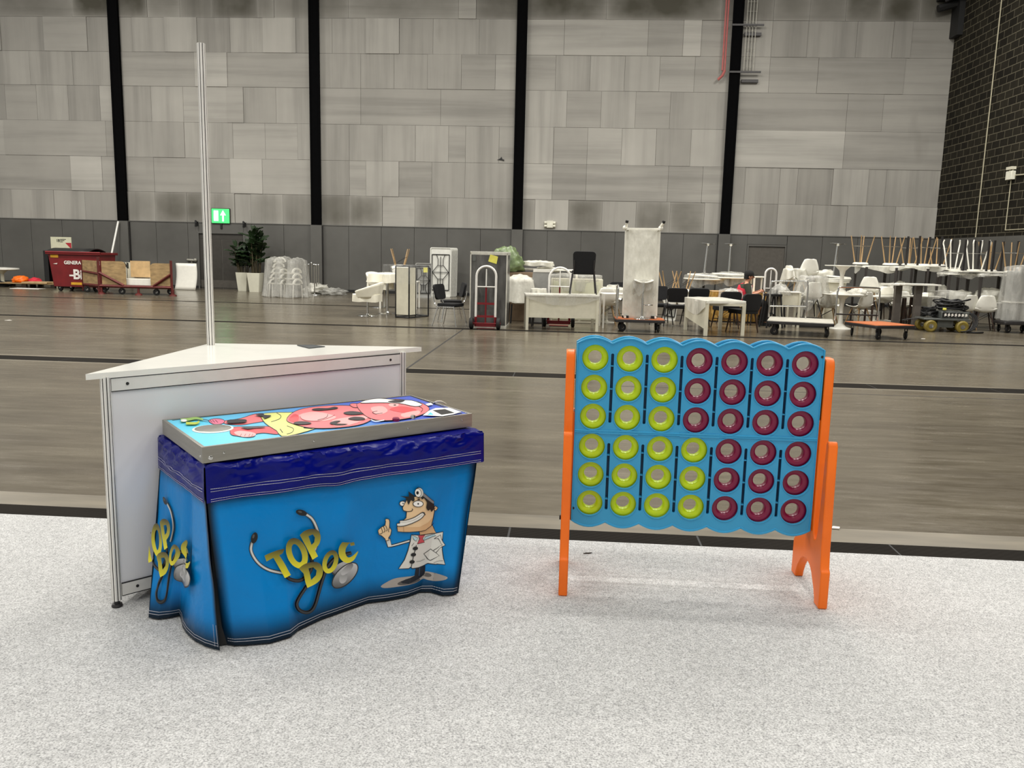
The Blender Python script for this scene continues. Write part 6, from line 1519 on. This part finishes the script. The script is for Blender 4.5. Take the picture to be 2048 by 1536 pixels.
# ------------------------------------------------------------------ stacked white round tables and tulip tables
Yq = 21.4
for i in range(3):
    t = MB(); t.lathe([(.0001, 0), (.36, 0), (.37, .01), (.37, .026), (.36, .032), (.0001, .032)], 30); o = t.build('round_table_top', 'white_plastic'); o.location = (XY(1668, Yq)[0]+.02*i, Yq, zat(1668, 560, Yq)+.04*i-.06); tag(o, 'loose round white table top under the upturned chrome base, %s of the pile' % ('lowest', 'middle', 'topmost')[i], 'table top', 'loose round table tops')
c = thing('storage_bin', 'white tub under the pile of loose round table tops', 'tub', (XY(1668, Yq)[0], Yq), 0); t = MB(); t.lathe([(.22, 0), (.3, zat(1668, 560, Yq)-.06)], 20); t.build('tub', 'cream_paint', c)
Y1 = 19.6; h1 = .72
tulip_table('lower white tulip table by the handle of the orange trolley', (XY(1688, Y1)[0], Y1), .46, zat(1690, 588, Y1))
tulip_table('upper white tulip table standing on the lower tulip table', (XY(1685, Y1)[0], Y1+.05, zat(1690, 588, Y1)+.002), .4, zat(1690, 531, Y1)-zat(1690, 588, Y1))
heap('film_bundle', 'puffy white film bundle between the two tulip tables', 'plastic film', (XY(1716, 20.2)[0], 20.2, .72), (.22, .2, .13), 'milky_film', 90)
# ------------------------------------------------------------------ blocks of stacked tables
tabs = []
Ys = 22.0
grp = 'stacked white tables'
lv = ['bottom', 'upper']
spots = [(1748, 22.3, .02, 'first'), (1808, 22.0, .0, 'second'), (1870, 22.2, -.03, 'third'), (1838, 23.6, 0, 'rear')]
for px_, Yy, rz, nm in spots:
    x = XY(px_, Yy)[0]
    for l in range(2):
        rect_table('stacked_table', '%s white table with dark square legs in the %s stack of the long table row' % (lv[l], nm), (x+.03*l, Yy, .722*l), rz+.03*l, .84, .74, .72, leg='dark_leg', lw=.055, taper=.7, group=grp)
    if nm != 'rear': sheet('film_cover', 'film sheet over the upper table of the %s stack in the long table row' % nm, 'plastic film', (x, Yy), rz, .44, .39, 1.452, .07 if nm != 'first' else .12, 'milky_film', seed=91+px_, amp=.02, n=6, hem=.6)
# right-hand block, nearer
spots2 = [(1916, 21.2, 'left'), (1978, 21.0, 'right')]
for px_, Yy, nm in spots2:
    x = XY(px_, Yy)[0]
    for l in range(2):
        rect_table('stacked_table', '%s white dark-legged table, %s stack of the nearer pair by the right wall' % (lv[l], nm), (x+.02*l, Yy, .66*l), -.04+.03*l, .8, .72, .655, leg='dark_leg', lw=.06, taper=.7, group=grp)
    sheet('film_cover', 'crumpled film on the upper table of the %s stack near the right wall' % nm, 'plastic film', (x, Yy), 0, .42, .38, 1.33, .08, 'clear_film', seed=100+px_, amp=.03, n=6, hem=.5, crown=.05)
# stools and tables turned over on top
zt = 1.475
for i, (px_, Yy, wood, rz, lab) in enumerate(((1718, 22.2, 'oak', .35, 'leftmost on the long table row'), (1778, 22.2, 'oak', .2, 'second on the long table row'), (1815, 23.4, 'oak', .5, 'on the rear stack'), (1842, 22.3, 'oak', .1, 'between the second and third stacks'), (1872, 22.9, 'oak', .6, 'right end of the long table row'))):
    x = XY(px_, Yy)[0]; bar_stool_wood('upturned oak-legged bar stool with chrome footrest, %s' % lab, (x, Yy, zt+.735), (pi, 0, rz), 'upturned oak bar stools', wood)
for i, (px_, Yy, lab) in enumerate(((1903, 21.3, 'left one'), (1948, 21.2, 'right one'))):
    x = XY(px_, Yy)[0]; c = thing('bar_stool', 'upturned bar stool with bent white tube legs on the nearer stacks, %s' % lab, 'bar stool', (x, Yy, 1.39), 0, 'upturned white bar stools')
    t = MB(); t.lathe([(.0001, 0), (.17, 0), (.18, .03), (.0001, .04)], 18); t.build('seat', 'white_plastic', c)
    for sx in (-1, 1):
        for sy in (-1, 1): t = MB(); t.tube(crom([(sx*.1, sy*.1, .03), (sx*.17, sy*.17, .5), (sx*.2, sy*.2, .66), (sx*.185, sy*.185, .74)], 3), .017, 8); t.build('leg', 'white_plastic', c)
    t = MB(); q = .155; t.tube([(-q, -q, .42), (q, -q, .42), (q, q, .42), (-q, q, .42)], .008, 6, 0, True); t.build('footrest', 'chrome', c)
for i, (px_, Yy, z0, lab) in enumerate(((1842, 22.0, 1.46, 'on the second stack'), (1933, 21.0, 1.36, 'on the left stack of the nearer pair'), (1990, 21.0, 1.36, 'on the right stack of the nearer pair'))):
    x = XY(px_, Yy)[0]; rect_table('upturned_table', 'upturned table, thin dark legs in the air, %s' % lab, (x, Yy, z0+.76), 0, .62, .6, .76, leg='dark_metal', lw=.04, rot=(pi, 0, .12), group='upturned dark-legged tables')
bar_stool_wood('upturned oak-legged bar stool at the far right of the nearer stacks', (XY(1975, 21.6)[0], 21.6, 1.37+.735), (pi, 0, .3), 'upturned oak bar stools')
bar_stool_wood('upturned oak-legged stool behind the wrapped stack at the right edge', (XY(2036, 20.6)[0], 20.9, 1.36+.735), (pi, 0, .6), 'upturned oak bar stools')
# chairs stored between and under the tables
for i, (px_, Yy, z, rz, wood, lab) in enumerate(((1740, 21.4, .35, 2.8, 'oak', 'under the first stack, raised on a box'), (1768, 21.3, .12, 3.3, 'walnut', 'in front of the first stack'), (1805, 21.6, .0, 2.9, 'walnut', 'under the second stack near the floor'), (1850, 21.3, .0, 3.2, 'oak', 'under the third stack near the floor'), (1935, 20.4, .0, 3.4, 'oak', 'under the left nearer stack'), (1975, 20.3, 0, 2.9, 'walnut', 'under the right nearer stack'), (1725, 20.6, 0, 3.6, 'oak', 'beside the tulip tables'), (1660, 20.4, 0, 2.7, 'oak', 'behind the grey trolley'))):
    if z:
        t = MB(); t.box(-.24, .24, -.24, .24, 0, z-.01); o = t.build('packing_box', 'white_plastic', smooth=False, bevel=.01); o.location = (XY(px_, Yy)[0], Yy, .002); tag(o, 'white packing box under the shell chair %s' % lab, 'box')
    shell_chair('white shell chair %s' % lab, (XY(px_, Yy)[0], Yy, z), rz, 'shell chairs under the table stacks', wood=wood)
for i, (px_, Yy, z, r, sd, lab) in enumerate(((1752, 22.2, .725, (.32, .28, .2), 3, 'on the bottom table of the first stack'), (1800, 22.0, .725, (.3, .28, .22), 5, 'on the bottom table of the second stack'), (1872, 22.2, .725, (.32, .28, .18), 7, 'on the bottom table of the third stack'), (1920, 21.2, .66, (.3, .26, .16), 8, 'on the bottom table of the left nearer stack'), (1980, 21.0, .66, (.32, .28, .2), 11, 'on the bottom table of the right nearer stack'))):
    heap('film_bundle', 'puffed white film bundle %s' % lab, 'plastic film', (XY(px_, Yy)[0], Yy, z), r, 'milky_film', sd, .35, 2.6, group='film bundles between tables')
# two tall bar tables with grey slab legs in front
for px_, py_, w_, lab in ((1791, 655, .5, 'nearer the orange trolley'), (1831, 658, .8, 'nearer the cable trolley')):
    p = at(px_, py_); H = zat(px_, 567.5, p.y); c = thing('bar_table', 'tall white-topped bar table on a thick grey slab leg, %s' % lab, 'table', (p.x, p.y+.06), 0, 'tall slab-leg tables')
    t = MB(); t.prism([rrect(-w_/2-.05, w_/2, -.3, .3, .02)], H-.035, H, 'xy'); t.build('table_top', 'white_plastic', c, bevel=.004, smooth=False); t = MB(); t.box(-.075, .075, -.06, .06, .02, H-.035); t.build('slab_leg', 'grey_leg', c, smooth=False); t = MB(); t.box(-.22, .22, -.25, .25, 0, .02); t.build('base', 'dark_metal', c, smooth=False)
for px_, lab in ((1775, 'beside the grey slab legs'), (1850, 'left of the translucent bag')):
    q = XY(px_, 20.8); rect_table('display_table', 'white low table with thin legs %s' % lab, (q[0], 20.8), 0, .8, .5, zat(px_, 592, 20.8), lw=.04, leg='walnut')
# ------------------------------------------------------------------ cable trolley with yellow wheels
p0, p1 = at(1862, 664), at(1925, 666); Yc = p0.y; cx_ = (p0.x+p1.x)/2
ct = thing('power_trolley', 'black power distribution trolley on fat yellow wheels piled with cable', 'trolley', (cx_, Yc+.3), -.04); L = (p1.x-p0.x)/2
r = .135
for sx in (-1, 1):
    for yy in (-.27, .27):
        t = MB(); mx_ = Matrix.Translation((sx*L, yy, r)) @ Matrix.Rotation(pi/2, 4, 'X'); t.lathe([(.05, -.05), (r-.03, -.06), (r, -.04), (r, .04), (r-.03, .06), (.05, .05)], 26, 0, mx_); t.lathe([(.0001, -.052), (.05, -.058), (.05, .058), (.0001, .052)], 14, 1, mx_); t.build('wheel', ['yellow_wheel', 'chrome'], ct)
t = MB(); t.box(-L-.16, L+.16, -.3, .3, .27, .31); t.box(-L+.17, L-.17, -.22, .22, .1, .27); t.tube([(-L, -.3, r), (-L, .3, r)], .02); t.tube([(L, -.3, r), (L, .3, r)], .02); t.build('chassis', 'grey_case', ct, bevel=.008)
t = MB(); t.box(-.12, L+.14, -.26, .26, .31, .47); t.build('socket_box', 'grey_case', ct, bevel=.015)
t = MB()
for i in range(7):
    x = -.06+i*.075; t.prism([(x, .36), (x+.05, .38), (x+.035, .43), (x+.0, .42)], -.275, -.26, 'xz')
t.build('socket', 'print_white', ct, smooth=False)
t = MB()
for i in range(3): t.box(-.1+i*.16, .03+i*.16, -.265, -.255, .335, .455)
t.build('socket_plate', 'black_plastic', ct, smooth=False)
rnd = random.Random(5); t = MB()
for i in range(16):
    cx2 = .16+rnd.uniform(-.08, .1); a = rnd.uniform(.16, .3); z0 = .48+.013*i; pts = [(cx2+a*cos(q)*1.1, .0+a*.7*sin(q), z0+.03*sin(q*2+i)+max(0, .05-.0*i)) for q in (2*pi*j/18 for j in range(18))]; t.tube(pts, .017, 6, 0, True)
for i in range(8):
    a = rnd.uniform(.1, .18); pts = [(-.3+a*cos(q)*1.1, rnd.uniform(-.02, .02)+a*.8*sin(q), .36+.025*i+.02*sin(q*2+i)) for q in (2*pi*j/14 for j in range(14))]; t.tube(pts, .017, 6, 0, True)
for i in range(4): t.tube(crom([(.38, -.1, .5), (L+.2+.03*i, -.22, .4), (L+.22+.03*i, -.3, .2), (L+.12+.02*i, -.34, .06), (L-.05, -.36, .03)], 4), .014, 6)
t.tube(crom([(L+.1, -.3, .02), (L+.3, -.35, .02), (L+.5, -.2, .02)], 4), .02, 6)
tag(t.build('power_cable', 'black_plastic', ct), 'coiled black cable')
t = MB(); t.box(-.09, -.03, -.28, -.2, .5, .55); t.build('connector', 'yellow_note', ct, bevel=.01)
t = MB(); t.tube([(-L-.15, 0, .29), (-L-.35, .05, .26), (-L-.5, .1, .22)], .015, 6); t.build('drawbar', 'dark_metal', ct)
q = XY(1902, 20.1); rect_table('display_table', 'low white table under the big translucent bag', (q[0], 20.2), 0, .7, .5, .35, lw=.04)
sheet('plastic_bag', 'big translucent bag standing behind the cable trolley', 'bag', (q[0], 20.2), .1, .38, .3, zat(1902, 585, 20.1), .66, 'clear_film', seed=120, amp=.02, n=4, crown=.05)
# wrapped stack on a trolley at the right edge
q = XY(2038, 19.6); H = zat(2038, 535, 19.6)
ws = trolley('low black trolley under the wrapped stack at the right edge', (q[0]+.2, 19.9), 0, .8, .6, .27, 'dark_metal')
c = thing('stacked_table', 'folded white table edge inside the wrapped stack at the right edge', 'table', (q[0]+.2, 19.9, .272), 0, None); t = MB(); t.box(-.28, .28, -.2, .2, .42, .45); t.build('table_top', 'white_plastic', c, smooth=False); t = MB(); t.box(-.26, .26, -.18, .18, 0, .42); t.build('carcass', 'grey_board', c, smooth=False); t = MB(); t.box(-.25, .25, -.15, .15, .45, H-.36); t.build('upper_carcass', 'grey_board', c, smooth=False)
sheet('film_wrap', 'bubble film wrapped round the stack at the right edge', 'plastic film', (q[0]+.2, 19.9), 0, .33, .27, H, H-.3, 'clear_film', seed=125, amp=.035, n=4, flare=.04, folds=8, crown=.05)
# bits of litter on the floor
for i, (px_, py_, r, lab) in enumerate(((17, 641, .06, 'small white scrap on the floor at the far left'), (1670, 1057, .03, 'small white scrap on the concrete just right of the orange leg'), (1846, 678, .05, 'small white scrap on the floor in front of the yellow wheeled trolley'), (1578, 664, .05, 'small white scrap under the grey trolley'))):
    p = at(px_, py_); t = MB(); t.prism([(-r, -r*.5), (r*.6, -r*.7), (r, r*.3), (-r*.2, r*.6)], 0, .006, 'xy'); o = t.build('paper_scrap', 'print_white', smooth=False); o.location = (p.x, p.y, .003); tag(o, lab, 'litter')
p = at(1175, 1107, CZ); t = MB(); t.prism([(-.022, -.008), (.01, -.004), (.024, .01), (-.006, .004)], 0, .003, 'xy'); o = t.build('leaf_scrap', 'soil', smooth=False); o.location = (p.x, p.y, CZ+.001); tag(o, 'tiny dark scrap on the carpet behind the blue board', 'litter')
